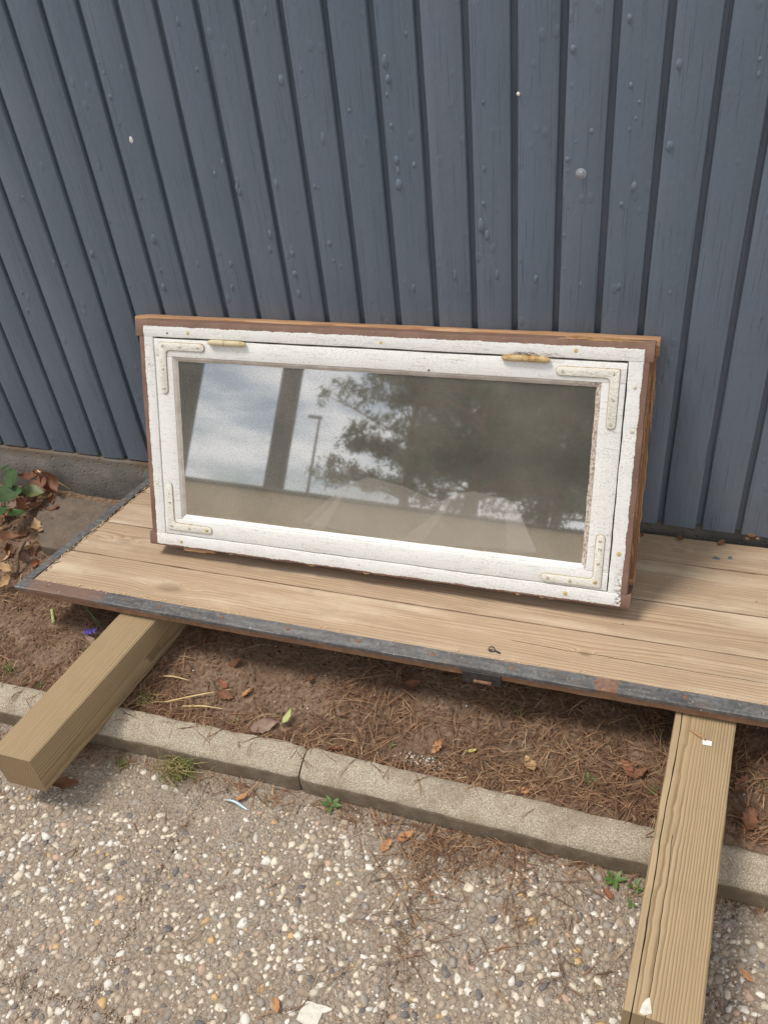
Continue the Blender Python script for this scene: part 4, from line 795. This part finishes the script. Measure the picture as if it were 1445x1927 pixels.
bracket(0.5275, -0.4935, -1, 1, 0.106, 0.098, 4, ('N', 0.5285, -0.4185, 0, 0.0105, 'twig'), [(0.003, 0.003, 1), (0.054, 0, 0), (0.100, 0, 0), (0, 0.094, 0), (0, 0.045, 0)])
# lift-off hinges
def hinge(x0, x1, z, mt):
    xm = x0 + (x1 - x0) * 0.45; y = -0.0038
    a = tube([(x0, y, z), (x0 + 0.004, y, z), (x0 + 0.010, y, z), (xm - 0.0006, y, z)], [0.0030, 0.0052, 0.0064, 0.0066], 14)
    c = tube([(xm + 0.0006, y, z), (x1 - 0.014, y, z - 0.0003), (x1 - 0.004, y, z - 0.0005), (x1, y, z - 0.0006)], [0.0066, 0.0066, 0.0056, 0.0036], 14)
    h = link('hinge', mesh('hinge', *a, [mt], smooth=0.8), win); link('knuckle', mesh('knuckle', *c, [mt], smooth=0.8), h)
    link('pin', mesh('pin', *tube([(xm - 0.003, y, z), (xm + 0.003, y, z)], [0.0061, 0.0061], 12), ['rust']), h)
hinge(-0.3560, -0.2640, -0.0415, 'hinge_clean'); hinge(0.3060, 0.4010, -0.0400, 'hinge_rusty')
mb = MB(); rr = random.Random(21)       # straw caught behind the right hinge
for _ in range(14):
    x = rr.uniform(0.31, 0.39); l = rr.uniform(0.02, 0.05)
    mb.add(tube([(x, -0.003, -0.034), (x + l * 0.5, -0.006, -0.030 + rr.uniform(0, 0.004)), (x + l, -0.002, -0.035)], [0.0004, 0.0005, 0.0003], 4))
link('straw_wisps', mb.mesh('straw_wisps', ['twig']), win, kind='stuff')
for (u, v, r, mt) in ((0.050, 0.0235, 0.0036, 'brass'), (0.450, 0.0205, 0.0044, 'brass'), (-0.408, 0.024, 0.0042, 'brass'), (0.5655, 0.084, 0.0038, 'screw'), (0.568, 0.170, 0.0040, 'screw'), (0.566, 0.423, 0.0046, 'brass'), (-0.458, 0.525, 0.0042, 'brass'), (0.004, 0.523, 0.0036, 'brass'), (0.466, 0.524, 0.0046, 'brass'), (-0.5155, 0.097, 0.0034, 'screw'), (-0.5165, 0.385, 0.0032, 'screw'), (-0.462, 0.026, 0.0024, 'rust'), (0.155, 0.079 - 0.004, 0.0022, 'rust')):
    dv, df = disc(r, 0.0012, 14, 0.45)
    link('nail_head', mesh('nail_head', [(x + u, -z + (0.0002 if v < 0.036 or v > 0.5 else 0.0006), y - v) for x, y, z in dv], df, [mt], smooth=0.9), win)

# ================================================================= LITTER AND PLANTS
def leaf(L, Wd, lobes=0.0, curl=0.4, bend=0.4, twist=0.0, seed=0, nlob=5, stem=0.0):
    rr = random.Random(seed); n = 14; cols = (-1, -0.55, 0, 0.55, 1); V = []; F = []
    for i in range(n + 1):
        s = i / n; w = math.sin(math.pi * min(1, s * 0.94 + 0.05)) ** 0.75 * (1.15 - 0.45 * s)
        for c in cols:
            ww = w * (1 + lobes * math.sin(s * nlob * 6.28 + (0.6 if c > 0 else 0)) * abs(c)) * (1 + rr.uniform(-0.13, 0.10))
            x = s * L; y = c * Wd * ww; z = curl * Wd * (abs(c) ** 1.6) * (0.6 + 0.5 * math.sin(s * 3 + seed)) + bend * L * (s - 0.5) ** 2 * 1.0 + rr.uniform(-0.02, 0.02) * Wd
            a = twist * (s - 0.5); y, z = y * math.cos(a) - z * math.sin(a), y * math.sin(a) + z * math.cos(a); V.append((x - L / 2, y, z))
    m_ = len(cols)
    for i in range(n):
        for k in range(m_ - 1): F.append((i * m_ + k, i * m_ + k + 1, (i + 1) * m_ + k + 1, (i + 1) * m_ + k))
    if stem:
        v, f = tube([(-L / 2 + 0.002, 0, bend * L * 0.25), (-L / 2 - stem * 0.5, 0.002, bend * L * 0.3), (-L / 2 - stem, 0, bend * L * 0.2)], [0.0008, 0.0007, 0.0006], 4)
        o = len(V); V += v; F += [tuple(i + o for i in q) for q in f]
    return V, F
CN = dict(grey='grey-brown', orange='orange', tan='tan', red='reddish', brown='dark brown', yellow='yellow', pale='pale green')
PLACE_S = ['curled against the kerb edge', 'with ragged lobes among pine needles', 'with toothed edge lying flat on the bare soil', 'tucked behind the kerb', 'beside a straw stalk', 'alone under the door edge', 'standing next to the red leaf', 'crumpled by the straw stalk', 'half buried by the kerb joint', 'crumpled beside the cracked beam', 'next to the crumpled leaf by the cracked beam', 'oval and upright beside the grey-brown leaf', 'tiny and folded on the soil', 'big and crumpled behind the kerb right of the cracked beam', 'in the shade right of the cracked beam', 'in the shade below the keeper plate', 'flat among needles below the door', 'in deep shade under the door', 'beside the violet flower']
for q, ((x, y), r, c, _) in enumerate(IT['leaf_soil']):
    V, F = leaf(r * 2.0, r * (0.52 if c != 'pale' else 0.46), 0.22 if c in ('orange', 'red', 'brown') else 0.06, random.uniform(0.2, 0.7), random.uniform(0.1, 0.6), random.uniform(-0.6, 0.6), q, 4, r * 0.5)
    e_ = Euler((random.gauss(0, 0.25), random.gauss(0, 0.2) - (0.5 if c == 'pale' else 0), random.uniform(0, 6.28) if c != 'pale' else 1.3))
    link('dry_leaf', mesh('dry_leaf', V, F, ['leaf_' + c], smooth=3.2), None, '%s leaf %s' % (CN[c], PLACE_S[q]), 'leaf', 'fallen leaves on the planting bed', mat=Matrix.Translation((x, y, soil_z(x, y) + 0.007 + (0.010 if c == 'pale' else 0))) @ e_.to_matrix().to_4x4())
PLACE_P = ['standing in the needle patch on the paving', 'flat at the rim of the needle patch on the paving', 'beside the blue plastic strip', 'beside weeds at the foot of the kerb', 'folded next to the white tile fragment', 'long and curled beside the shaded beam', 'on pebbles right of the cracked beam']
for q, ((x, y), r, c, _) in enumerate(IT['leaf_pave']):
    V, F = leaf(r * 2.0, r * 0.5, 0.1, 0.4, 0.3, random.uniform(-0.5, 0.5), q + 60, 3)
    e_ = Euler((random.gauss(0, 0.2), random.gauss(0, 0.15), random.uniform(0, 6.28)))
    link('dry_leaf', mesh('dry_leaf', V, F, ['leaf_' + c], smooth=3.2), None, '%s leaf %s' % (CN[c], PLACE_P[q]), 'leaf', 'fallen leaves on the paving', mat=Matrix.Translation((x, y, pave_z(x, y) + 0.006)) @ e_.to_matrix().to_4x4())
# bramble by the wall
bp = thing('bramble', 'bramble plant with dark green leaves at the foot of the wall', 'plant', Matrix.Translation((-1.83, -0.14, soil_z(-1.83, -0.14))))
bi = bp.matrix_world.inverted()
for q, ((x, y), z, r) in enumerate(IT['gplant']):
    V, F = leaf(r * 2.0, r * 0.72, 0.05, 0.25, 0.25, 0.2, q + 90, 9)
    mt = bi @ Matrix.Translation((x, y, z)) @ Euler((random.uniform(0.1, 0.5), random.uniform(-0.3, 0.3), random.uniform(0, 6.28))).to_matrix().to_4x4()
    lo = link('leaf', mesh('leaf', V, F, ['leaf_olive' if q == 5 else 'leaf_green'], smooth=3.2), bp); lo.matrix_local = mt
    p = bi @ Vector((x, y, z)); me = mesh('stem', *tube([(0.01 * q - 0.02, 0, -0.01), (p.x * 0.5, p.y * 0.6, p.z * 0.6), (p.x, p.y, p.z)], [0.0016, 0.0013, 0.0008], 5), ['twig']); link('stem', me, bp)
NM = ['large curled', 'small ragged', 'upright', 'folded', 'broad', 'flat', 'crinkled', 'cupped', 'bent', 'lobed', 'narrow', 'hanging', 'half-hidden', 'lowest', 'twisted', 'split']
for q, ((x, y), z, r, c) in enumerate(IT['dplant']):
    V, F = leaf(r * 2.0, r * 0.55, 0.15, random.uniform(0.4, 0.9), random.uniform(0.3, 0.9), random.uniform(-1, 1), q + 130, 3, r * 0.4)
    z = max(z - 0.02, soil_z(x, y) + 0.012)
    link('dry_leaf', mesh('dry_leaf', V, F, ['leaf_' + c], smooth=3.2), None, '%s dead leaf among the heap by the bramble' % CN[c], 'leaf', 'dead leaves heaped by the bramble', mat=Matrix.Translation((x, y, z)) @ Euler((random.gauss(0, 0.5), random.gauss(0, 0.4), random.uniform(0, 6.28))).to_matrix().to_4x4())
for _ in range(34):               # more of the heap underneath
    x = random.gauss(-1.80, 0.10); y = random.uniform(-0.30, -0.05); r = random.uniform(0.016, 0.032); c = random.choice(['brown', 'brown', 'red', 'tan', 'grey', 'brown'])
    V, F = leaf(r * 2.0, r * 0.5, 0.15, random.uniform(0.3, 0.8), random.uniform(0.2, 0.8), random.uniform(-1, 1), random.randrange(999), 3)
    link('dry_leaf', mesh('dry_leaf', V, F, ['leaf_' + c], smooth=3.2), None, '%s dead leaf among the heap by the bramble' % CN[c], 'leaf', 'dead leaves heaped by the bramble', mat=Matrix.Translation((x, y, soil_z(x, y) + random.uniform(0.006, 0.045) * max(0.2, (y + 0.30) / 0.25))) @ Euler((random.gauss(0, 0.5), random.gauss(0, 0.4), random.uniform(0, 6.28))).to_matrix().to_4x4())
(xa, ya), (xb, yb) = IT['dstick']
link('stick', mesh('stick', *tube([(xa, ya, 0.11), ((xa + xb) / 2 - 0.004, (ya + yb) / 2, 0.098), (xb, yb, soil_z(xb, yb) + 0.003)], [0.0045, 0.005, 0.004], 8), ['twig'], smooth=3.2), None, 'thick brown stick leaning out of the dead leaf heap', 'stick')
(xa, za), (xb, zb_) = IT['pstick']
link('stick', mesh('stick', *tube([(xa, -0.03, za), ((xa + xb) / 2, -0.025, (za + zb_) / 2 + 0.002), (xb, -0.02, zb_ + 0.003)], [0.0016, 0.002, 0.0014], 6), ['straw'], smooth=3.2), None, 'pale thin stick leaning on the concrete plinth', 'stick')
# weeds
WL = ['five-leaved weed at the foot of the kerb by the needle patch', 'small bright weed on the soil behind the kerb', 'tiny green shoot among pine needles', 'green shoot beside the kerb left of the grey-brown leaf', 'leafy weed at the foot of the kerb beside the cracked beam', 'weed touching the side of the cracked beam', 'small weed on the paving beside the cracked beam', 'sparse weed behind the kerb near the cracked beam', 'sparse weed on the soil among white flakes', 'bushy little weed by the straw stalk', 'chickweed sprig left of the shaded beam', 'small chickweed on the needles left of the shaded beam', 'chickweed sprig on the bed right of the shaded beam']
for q, ((x, y), r, n) in enumerate(IT['weeds']):
    if q in (4, 5, 6): y -= 0.018
    zf = soil_z(x, y) if y > -0.69 else pave_z(x, y)
    t = thing('weed', WL[q], 'weed', Matrix.Translation((x, y, zf)))
    for k in range(n):
        a = k * 2.4 + q; V, F = leaf(r * random.uniform(0.8, 1.2), r * 0.24, 0.05, 0.3, -0.3, 0, q * 9 + k, 3)
        mtx = Euler((0, 0, a)).to_matrix().to_4x4() @ Matrix.Translation((r * 0.55, 0, r * 0.35)) @ Euler((0, random.uniform(-0.6, -0.1), 0)).to_matrix().to_4x4()
        link('leaf', mesh('leaf', [mtx @ Vector(v) for v in V], F, ['weed'], smooth=3.2), t)
TL = ['dry grass tuft growing against the kerb', 'narrow green grass tuft beside the shaded beam', 'thin grass blades in the shade below the door', 'low grass patch right of the shaded beam', 'green grass tuft on the bed left of the shaded beam', 'grass wisp right of the cracked beam', 'matted grass beside the kerb left of the shaded beam']
for q, ((x, y), r, n, mt) in enumerate(IT['tufts']):
    mb = MB(); rr = random.Random(q + 300); zf = soil_z(x, y) if y > -0.69 else pave_z(x, y)
    for _ in range(n):
        bx, by = rr.gauss(0, r * 0.4), rr.gauss(0, r * 0.3); a = rr.uniform(0, 6.28); l = r * rr.uniform(0.7, 1.5); lean = rr.uniform(0.3, 1.1)
        p = [(bx, by, -0.002), (bx + 0.3 * l * lean * math.cos(a), by + 0.3 * l * lean * math.sin(a), l * 0.55), (bx + l * lean * math.cos(a), by + l * lean * math.sin(a), l * rr.uniform(0.35, 0.9))]
        mb.add(tube(p, [0.0008, 0.0007, 0.0002], 3), 0 if mt == 'green' and rr.random() < 0.8 or rr.random() < 0.45 else 1)
    link('grass_tuft', mb.mesh('grass_tuft', ['grass', 'grass_dry']), None, TL[q], 'grass', mat=Matrix.Translation((x, y, zf)))
# violet flower and green blade
x, y = IT['flower']; zf = soil_z(x, y); t = thing('violet_flower', 'small violet flower beside the shaded beam', 'flower', Matrix.Translation((x, y, zf)))
for k, (dx, dy) in enumerate(((0, 0), (0.013, -0.004), (0.022, 0.002))):
    mb = MB()
    for j in range(5):
        a = j * 1.256 + k; V, F = leaf(0.011, 0.0024, 0, 0.3, -0.3, 0, j, 2)
        mb.add((V, F), 0, Matrix.Translation((dx, dy, 0.014 + 0.003 * k)) @ Euler((0.5, 0, a)).to_matrix().to_4x4() @ Matrix.Translation((0.006, 0, 0)))
    link('bloom', mb.mesh('bloom', ['violet'], 3.2), t)
link('stem', mesh('stem', *tube([(0, 0, 0), (0.008, 0, 0.012), (0.022, 0.001, 0.016)], [0.0008] * 3, 4), ['weed']), t)
(xa, ya), (xb, yb) = IT['blade']
link('green_blade', mesh('green_blade', *tube([(xa, ya, soil_z(xa, ya) + 0.035), ((xa + xb) / 2, (ya + yb) / 2, soil_z(xa, ya) + 0.022), (xb, yb, soil_z(xb, yb) + 0.002)], [0.0008, 0.0024, 0.0016], 6), ['weed'], smooth=3.2), None, 'single bright green blade beside the shaded beam', 'leaf')
(xa, ya), (xb, yb) = IT['stalk']
link('cut_stalk', mesh('cut_stalk', *tube([(xa, ya, soil_z(xa, ya) + 0.008), (xb, yb, soil_z(xb, yb) + 0.005)], [0.0040, 0.0048], 9), ['leaf_pale'], smooth=0.9), None, 'pale green cut stalk lying on the bed', 'stalk')
SL = ['long pale straw stalk lying on the needles', 'short pale straw beside the shaded beam', 'short straw stalk next to the kerb']
for q, ((xa, ya), (xb, yb)) in enumerate(IT['straws']):
    link('straw_stalk', mesh('straw_stalk', *tube([(xa, ya, soil_z(xa, ya) + 0.008), ((xa + xb) / 2, (ya + yb) / 2 + 0.003, soil_z(xa, ya) + 0.013), (xb, yb, soil_z(xb, yb) + 0.010)], [0.0016, 0.0018, 0.0012], 6), ['straw'], smooth=3.2), None, SL[q], 'straw')
TG = ['thin grey twig across the straw stalk', 'forked root end under the door edge', 'reddish twig on the shaded soil', 'long thin twig right of the cracked beam']
for q, ((xa, ya), (xb, yb)) in enumerate(IT['sticks']):
    link('twig', mesh('twig', *tube([(xa, ya, soil_z(xa, ya) + 0.008), ((xa + xb) / 2 + 0.006, (ya + yb) / 2 + 0.004, soil_z(xa, ya) + 0.014), (xb, yb, soil_z(xb, yb) + 0.006)], [0.0012, 0.0016, 0.0012], 6), ['twig'], smooth=3.2), None, TG[q], 'twig')
# plastic strip, tile fragment
(xa, ya), (xb, yb) = IT['strip']; d = Vector((xb - xa, yb - ya, 0)); L = d.length; d.normalize(); s = Vector((-d.y, d.x, 0)); V = []; F = []
for i in range(13):
    t = i / 12; w = 0.0055 * math.sin(math.pi * (0.12 + 0.80 * t)) * (0.35 + 0.75 * t); p = Vector((xa, ya, 0)) + d * L * t + s * 0.004 * math.sin(t * 3.1); z = pave_z(p.x, p.y) + 0.006 + 0.004 * math.sin(t * 5)
    V += [(p.x + s.x * w, p.y + s.y * w, z), (p.x, p.y, z + 0.0016), (p.x - s.x * w, p.y - s.y * w, z), (p.x, p.y, z - 0.0006)]
for i in range(12):
    for k in range(4): F.append((i * 4 + k, i * 4 + (k + 1) % 4, (i + 1) * 4 + (k + 1) % 4, (i + 1) * 4 + k))
F += [(3, 2, 1, 0), (48, 49, 50, 51)]
ps = link('plastic_strip', mesh('plastic_strip', V, F, ['bluewhite'], smooth=3.2), None, 'pale blue and white plastic strip on the paving below the kerb', 'litter')
x, y = IT['chunk']; rr = random.Random(5); V = []; F = []
out_ = [(-0.027, 0.011), (-0.010, 0.0125), (0.0, 0.0115), (0.006, 0.0128), (0.026, 0.0122), (0.027, 0.009), (0.017, 0.002), (0.013, 0.001), (0.012, -0.008), (0.011, -0.022), (-0.012, -0.024), (-0.026, -0.021), (-0.0265, -0.005)]
n = len(out_)
for lv, zz_ in ((1.0, -0.004), (1.0, 0.003), (0.94, 0.0042)):
    for (a, b) in out_: V.append((x + a * lv, y + b * lv, pave_z(x, y) + zz_ + 0.0012 * (mnoise.noise(Vector((a * 300, b * 300, 1))) if lv < 1 else 0)))
V.append((x - 0.005, y - 0.004, pave_z(x, y) + 0.0036))
for l in range(2):
    for k in range(n): F.append((l * n + k, l * n + (k + 1) % n, (l + 1) * n + (k + 1) % n, (l + 1) * n + k))
for k in range(n): F.append((2 * n + k, 2 * n + (k + 1) % n, 3 * n))
link('tile_fragment', mesh('tile_fragment', V, F, ['chalk'], smooth=0.4), None, 'broken flat white tile fragment lying in the pebbles', 'fragment')
# bits on the cracked beam
x, y = IT['beamchip']; link('wood_splinter', mesh('wood_splinter', *tube([(x - 0.016, y + 0.009, 0.1955), (x - 0.004, y + 0.002, 0.1975), (x + 0.008, y - 0.004, 0.197), (x + 0.013, y - 0.010, 0.1955)], [0.0008, 0.0024, 0.0028, 0.0007], 5), ['splinter'], smooth=0.8), None, 'pale torn splinter lying on the cracked beam', 'splinter')
x, y = IT['beamlabel']; link('paper_scrap', mesh('paper_scrap', *bar(x - 0.008, x + 0.008, y - 0.005, y + 0.005, 0.1945, 0.1953, 'x', 0.0002, 3, 0.0004, 1), ['flake']), None, 'small white paper scrap on the cracked beam', 'paper')
x, y = IT['beammark']; V = [(x - 0.009, y - 0.012, 0.1939), (x - 0.002, y - 0.014, 0.1940), (x + 0.008, y - 0.008, 0.1938), (x + 0.006, y + 0.001, 0.1941), (x + 0.0035, y + 0.013, 0.1938), (x - 0.001, y + 0.010, 0.1940), (x - 0.006, y + 0.002, 0.1938)]
V += [(a, b, 0.193) for a, b, c in V]
link('label_remnant', mesh('label_remnant', V, [(0, 1, 2, 3, 4, 5, 6)] + [(k, k + 7, (k + 1) % 7 + 7, (k + 1) % 7) for k in range(7)], ['chalk']), None, 'torn white label remnant near the end of the cracked beam', 'label')
# crumbs of white paint, scraps on the door
def soilpos():
    x = random.uniform(-1.5, 0.35); y = random.uniform(-0.69, -0.35); return (x, y, soil_z(x, y) + 0.003)
scatter_octa('paint_crumbs', 90, soilpos, 0.0008, 0.0026, ['flake', 'p_cream'], [0.7, 0.3], None, 0.5, label='scattered crumbs of white paint on the planting bed', cat='crumbs')
cl = [IT['whites'][i % 9] for i in range(9)]
def clpos():
    c = random.choice([(-0.42, -0.655), (-0.40, -0.66), (-0.36, -0.66), (-0.33, -0.665)]); x = random.gauss(c[0], 0.02); y = random.gauss(c[1], 0.008); return (x, y, soil_z(x, y) + 0.003)
scatter_octa('mortar_rubble', 150, clpos, 0.0012, 0.0048, ['p_cream', 'p_pink', 'p_grey', 'flake'], [0.3, 0.25, 0.3, 0.15], None, 0.7, label='crumbled pale mortar along the back of the kerb', cat='rubble')
dm = deck.matrix_world
def dpos():
    x = random.uniform(0.06, 1.75); y = random.uniform(0.05, 0.5); return tuple(dm @ Vector(dfn(x, y, 0.0008)))
scatter_octa('paint_specks', 150, dpos, 0.0005, 0.0016, ['flake', 'twig', 'fluff'], [0.55, 0.2, 0.25], None, 0.5, label='specks of white paint and grit on the plank door', cat='specks')
for q, (x, y) in enumerate(IT['deckbits'][2:4]):
    V, F = dome(0.008 - 0.003 * q, 0.0055, 0.0016, q + 40); p = dm @ Vector((x, y, 0.0003))
    link('paint_chip', mesh('paint_chip', [(a + p.x, c + p.y, p.z - b) for a, b, c in V], F, ['lamp'], smooth=3.2), None, ['larger blue-grey paint chip on the plank door by the wall', 'smaller blue-grey paint chip on the plank door by the wall'][q], 'paint chip')
for q, (x, y) in enumerate(((1.41, 0.515), (1.50, 0.519), (1.59, 0.520))):
    p = dm @ Vector((x, y, 0.004)); V, F = leaf(0.02, 0.007, 0.2, 0.6, 0.3, 0.3, q + 500, 3)
    link('dry_leaf', mesh('dry_leaf', V, F, ['leaf_brown'], smooth=3.2), None, 'brown leaf scrap caught between the plank door and the wall', 'leaf', 'leaf scraps at the back of the door', mat=Matrix.Translation(p) @ Euler((0.2, 0.3, q * 2.0)).to_matrix().to_4x4())
# needles: thin curved tubes in pairs
def needle_geo(p, a, l, h, rr, soilf):
    c = rr.uniform(-0.28, 0.28); pts = []
    for k in range(4):
        t = k / 3; an = a + c * (t - 0.5) * 1.2; pts.append((p[0] + l * (t - 0.5) * math.cos(an), p[1] + l * (t - 0.5) * math.sin(an)))
    z0 = [soilf(x, y) for x, y in pts]; tl = rr.uniform(-0.006, 0.006)
    return [(pts[k][0], pts[k][1], z0[k] + h + tl * (k / 3 - 0.5) + 0.003 * math.sin(math.pi * k / 3)) for k in range(4)]
T3 = np.array([(math.cos(a), math.sin(a)) for a in (0.5, 2.6, 4.7)])
NF = np.array([(i * 3 + k, i * 3 + (k + 1) % 3, (i + 1) * 3 + (k + 1) % 3, (i + 1) * 3 + k) for i in range(3) for k in range(3)])
def needles(name, n, posf, soilf, label, hmax=0.007, seed=1):
    rr = random.Random(seed); VV, FF, MI = [], [], []; vo = 0
    for _ in range(n):
        q = posf(rr)
        if q is None: continue
        x, y, a = q; l = rr.uniform(0.018, 0.066); mi = rr.choices((0, 1, 2), (0.42, 0.51, 0.07))[0]; h = abs(rr.gauss(0.001, hmax * 0.5)) + 0.0008
        for pair in range(2 if rr.random() < 0.6 else 1):
            pts = needle_geo((x, y), a + pair * rr.uniform(0.08, 0.3), l, h, rr, soilf); V = []
            for k, p in enumerate(pts):
                d = Vector(pts[min(3, k + 1)]) - Vector(pts[max(0, k - 1)]); d.normalize(); s = Vector((-d.y, d.x, 0)); w = (0.0006, 0.0007, 0.0006, 0.00025)[k]
                for (c_, s_) in T3: V.append((p[0] + s.x * w * c_, p[1] + s.y * w * c_, p[2] + w * s_))
            VV.append(np.array(V)); FF.append(NF + vo); MI += [mi] * 9; vo += 12
    return link(name, big_mesh(name, VV, FF, ['needle_a', 'needle_b', 'needle_c'], MI, smooth=True), None, label, 'needles', kind='stuff')
def bed_pos(rr):
    x = rr.uniform(-2.3, 0.6); t = rr.random(); y = -0.685 + 0.50 * t ** 1.5
    d = mnoise.noise(Vector((x * 3.2, y * 4.5, 8.1))) + 0.6 * mnoise.noise(Vector((x * 11, y * 13, 3)))
    near = max(0, 1 - (y + 0.69) / 0.22)
    if d + 0.55 * near + rr.uniform(-0.22, 0.22) < 0.08: return None
    if x < -1.42 and y > -0.36: return None
    return (x, y, rr.gauss(0.3, 1.2))
needles('pine_needles', 12500, bed_pos, soil_z, 'brown pine needles strewn over the planting bed', 0.009, 11)
def pave_pos(rr):
    if rr.random() < 0.40:
        x = rr.gauss(-0.30, 0.085); y = -0.765 - abs(rr.gauss(0, 0.055))
        if rr.random() < 0.25: x = rr.gauss(-0.335, 0.03); y = rr.uniform(-1.05, -0.8)
    elif rr.random() < 0.62:
        x = rr.uniform(-1.5, 0.4); y = -0.757 - abs(rr.gauss(0, 0.018))
    else:
        x = rr.uniform(-1.5, 0.4); y = rr.uniform(-1.35, -0.76)
        if rr.random() < 0.35: x = rr.gauss(-0.12, 0.12); y = rr.uniform(-1.0, -0.76)
    return (x, y, rr.uniform(0, 3.14))
needles('pine_needles', 900, pave_pos, pave_z, 'brown pine needles gathered in a patch on the paving', 0.007, 12)
# a few blooms of needles lying on the kerb
needles('pine_needles', 80, lambda rr: (rr.uniform(-1.5, 0.3), -0.683 - abs(rr.gauss(0, 0.02)), rr.uniform(0, 3.1)), lambda x, y: G(x) + 0.063, 'single pine needles lying on top of the kerb', 0.003, 13)

# ================================================================= SURROUNDINGS SEEN IN THE GLASS
# long garden building opposite
shed = thing('garden_building', 'long beige rendered building with corrugated roof reflected in the window glass', 'building', Matrix.Translation((-10, -25, -0.09)))
link('wall', mesh('wall', *bar(-16, 15, -5.0, 0.0, 0, 2.42, 'x', 0.01, 1, 0, 1), ['render']), shed)
V = []; F = []; nn_ = 1056
for i in range(nn_ + 1):
    x = -16.3 + 31.6 * i / nn_; w = 0.045 * math.sin(x / 0.18 * 6.2832)
    for (y, z) in ((0.25, 2.52), (-2.5, 2.62), (0.25, 2.50), (-2.5, 2.60)): V.append((x, y, z + w))
for i in range(nn_):
    a = i * 4; b = a + 4; F += [(a, b, b + 1, a + 1), (a + 2, a + 3, b + 3, b + 2), (a, a + 2, b + 2, b)]
link('roof', mesh('roof', V, F, ['roof']), shed)
# dark chimney and a carport panel
ck = thing('chimney_stack', 'tall dark chimney stack behind the beige building reflected in the window glass', 'chimney', Matrix.Translation((-15.86, -31.2, -0.09)))
link('shaft', mesh('shaft', *bar(0, 12.5, -0.33, 0.33, -0.33, 0.33, 'z', 0.02, 1, 0, 1), ['darkpost']), ck)
link('cap', mesh('cap', *bar(12.502, 12.7, -0.42, 0.42, -0.42, 0.42, 'z', 0.02, 1, 0, 1), ['darkpost']), ck)
cp = thing('carport_frame', 'dark stained carport end panel with top rail reflected in the window glass', 'carport', Matrix.Translation((-4.0, -6.2, -0.05)))
link('panel', mesh('panel', *bar(-4.2, -0.78, -0.06, 0.0, 0, 2.75, 'x', 0.01, 1, 0, 1), ['darkpost']), cp)
link('top_rail', mesh('top_rail', *bar(-4.2, -0.70, -0.16, 0.02, 2.752, 2.92, 'x', 0.008, 1, 0, 1), ['darkpost']), cp)
# street lamp
lp = thing('street_lamp', 'tall grey street lamp reflected in the window glass', 'lamp', Matrix.Translation((-18.6, -41.0, -0.09)))
link('pole', mesh('pole', *tube([(0, 0, 0), (0, 0, 4), (0, 0, 8.0)], [0.11, 0.085, 0.06], 10), ['lamp'], smooth=0.9), lp)
link('lamp_head', mesh('lamp_head', *bar(-0.62, 0.10, -0.16, 0.16, 7.95, 8.10, 'x', 0.05, 3, 0, 2), ['lamp'], smooth=0.9), lp)
# pine trees
def pine_meshes(seed):
    rr = random.Random(seed); mb = MB()
    mb.add(tube([(0, 0, 0), (0.05, 0, 3), (-0.05, 0.1, 7), (0, 0, 12)], [0.28, 0.22, 0.15, 0.05], 9))
    VV, FF, MI = [], [], []; vo = 0; rg = np.random.default_rng(seed)
    for b in range(74):
        z = rr.uniform(3.4, 11.8); a = rr.uniform(0, 6.28); L = (4.3 * (1 - (z - 3) / 11) + 0.6) * rr.uniform(0.6, 1.1); rise = rr.uniform(-0.05, 0.35)
        pts = [Vector((0, 0, z)) + Vector((math.cos(a), math.sin(a), 0)) * L * t + Vector((rr.gauss(0, 0.1), rr.gauss(0, 0.1), rise * L * t)) for t in (0, 0.4, 0.75, 1.0)]
        mb.add(tube(pts, [0.06, 0.04, 0.025, 0.01], 5))
        for s in range(21):
            t = rr.uniform(0.25, 1.05); k = min(2, int(t * 3)); base = pts[k].lerp(pts[k + 1], min(1, max(0, t * 3 - k))) + Vector((rr.gauss(0, 0.30), rr.gauss(0, 0.30), rr.gauss(0.05, 0.18)))
            m = 16; dirs = rg.normal(0, 1, (m, 3)); dirs[:, 2] += 0.5; dirs /= np.linalg.norm(dirs, axis=1)[:, None]
            side = np.cross(dirs, rg.normal(0, 1, (m, 3))); side /= np.linalg.norm(side, axis=1)[:, None]; ln = rg.uniform(0.16, 0.34, (m, 1))
            c = np.array(base) + rg.normal(0, 0.10, (m, 3)); w = 0.035
            v = np.stack([c - side * w, c + side * w, c + dirs * ln], 1).reshape(-1, 3)
            VV.append(v); FF.append(np.arange(m * 3).reshape(-1, 3) + vo); MI += [0] * m; vo += m * 3
    return mb.mesh('trunk', ['bark'], 0.9), big_mesh('crown', VV, FF, ['pine'], MI, smooth=False)
PM = [pine_meshes(5), pine_meshes(6)]
for q, (x, y, s, rz) in enumerate(((-10.6, -32.5, 0.95, 0.3), (-7.2, -30.5, 1.05, 2.0), (-4.2, -31.5, 1.0, 4.0), (-1.0, -29.8, 1.0, 1.1), (-8.6, -36.0, 1.15, 3.0), (-5.5, -37.0, 1.2, 5.0), (2.6, -31.0, 1.0, 2.4), (-2.4, -35.0, 1.1, 0.7))):
    t = thing('pine_tree', 'tall pine tree behind the building reflected in the window glass', 'tree', Matrix.Translation((x, y, -0.09)) @ Matrix.Rotation(rz, 4, 'Z') @ Matrix.Scale(s, 4), 'pine trees reflected in the glass')
    link('trunk', PM[q % 2][0], t); link('crown', PM[q % 2][1], t)
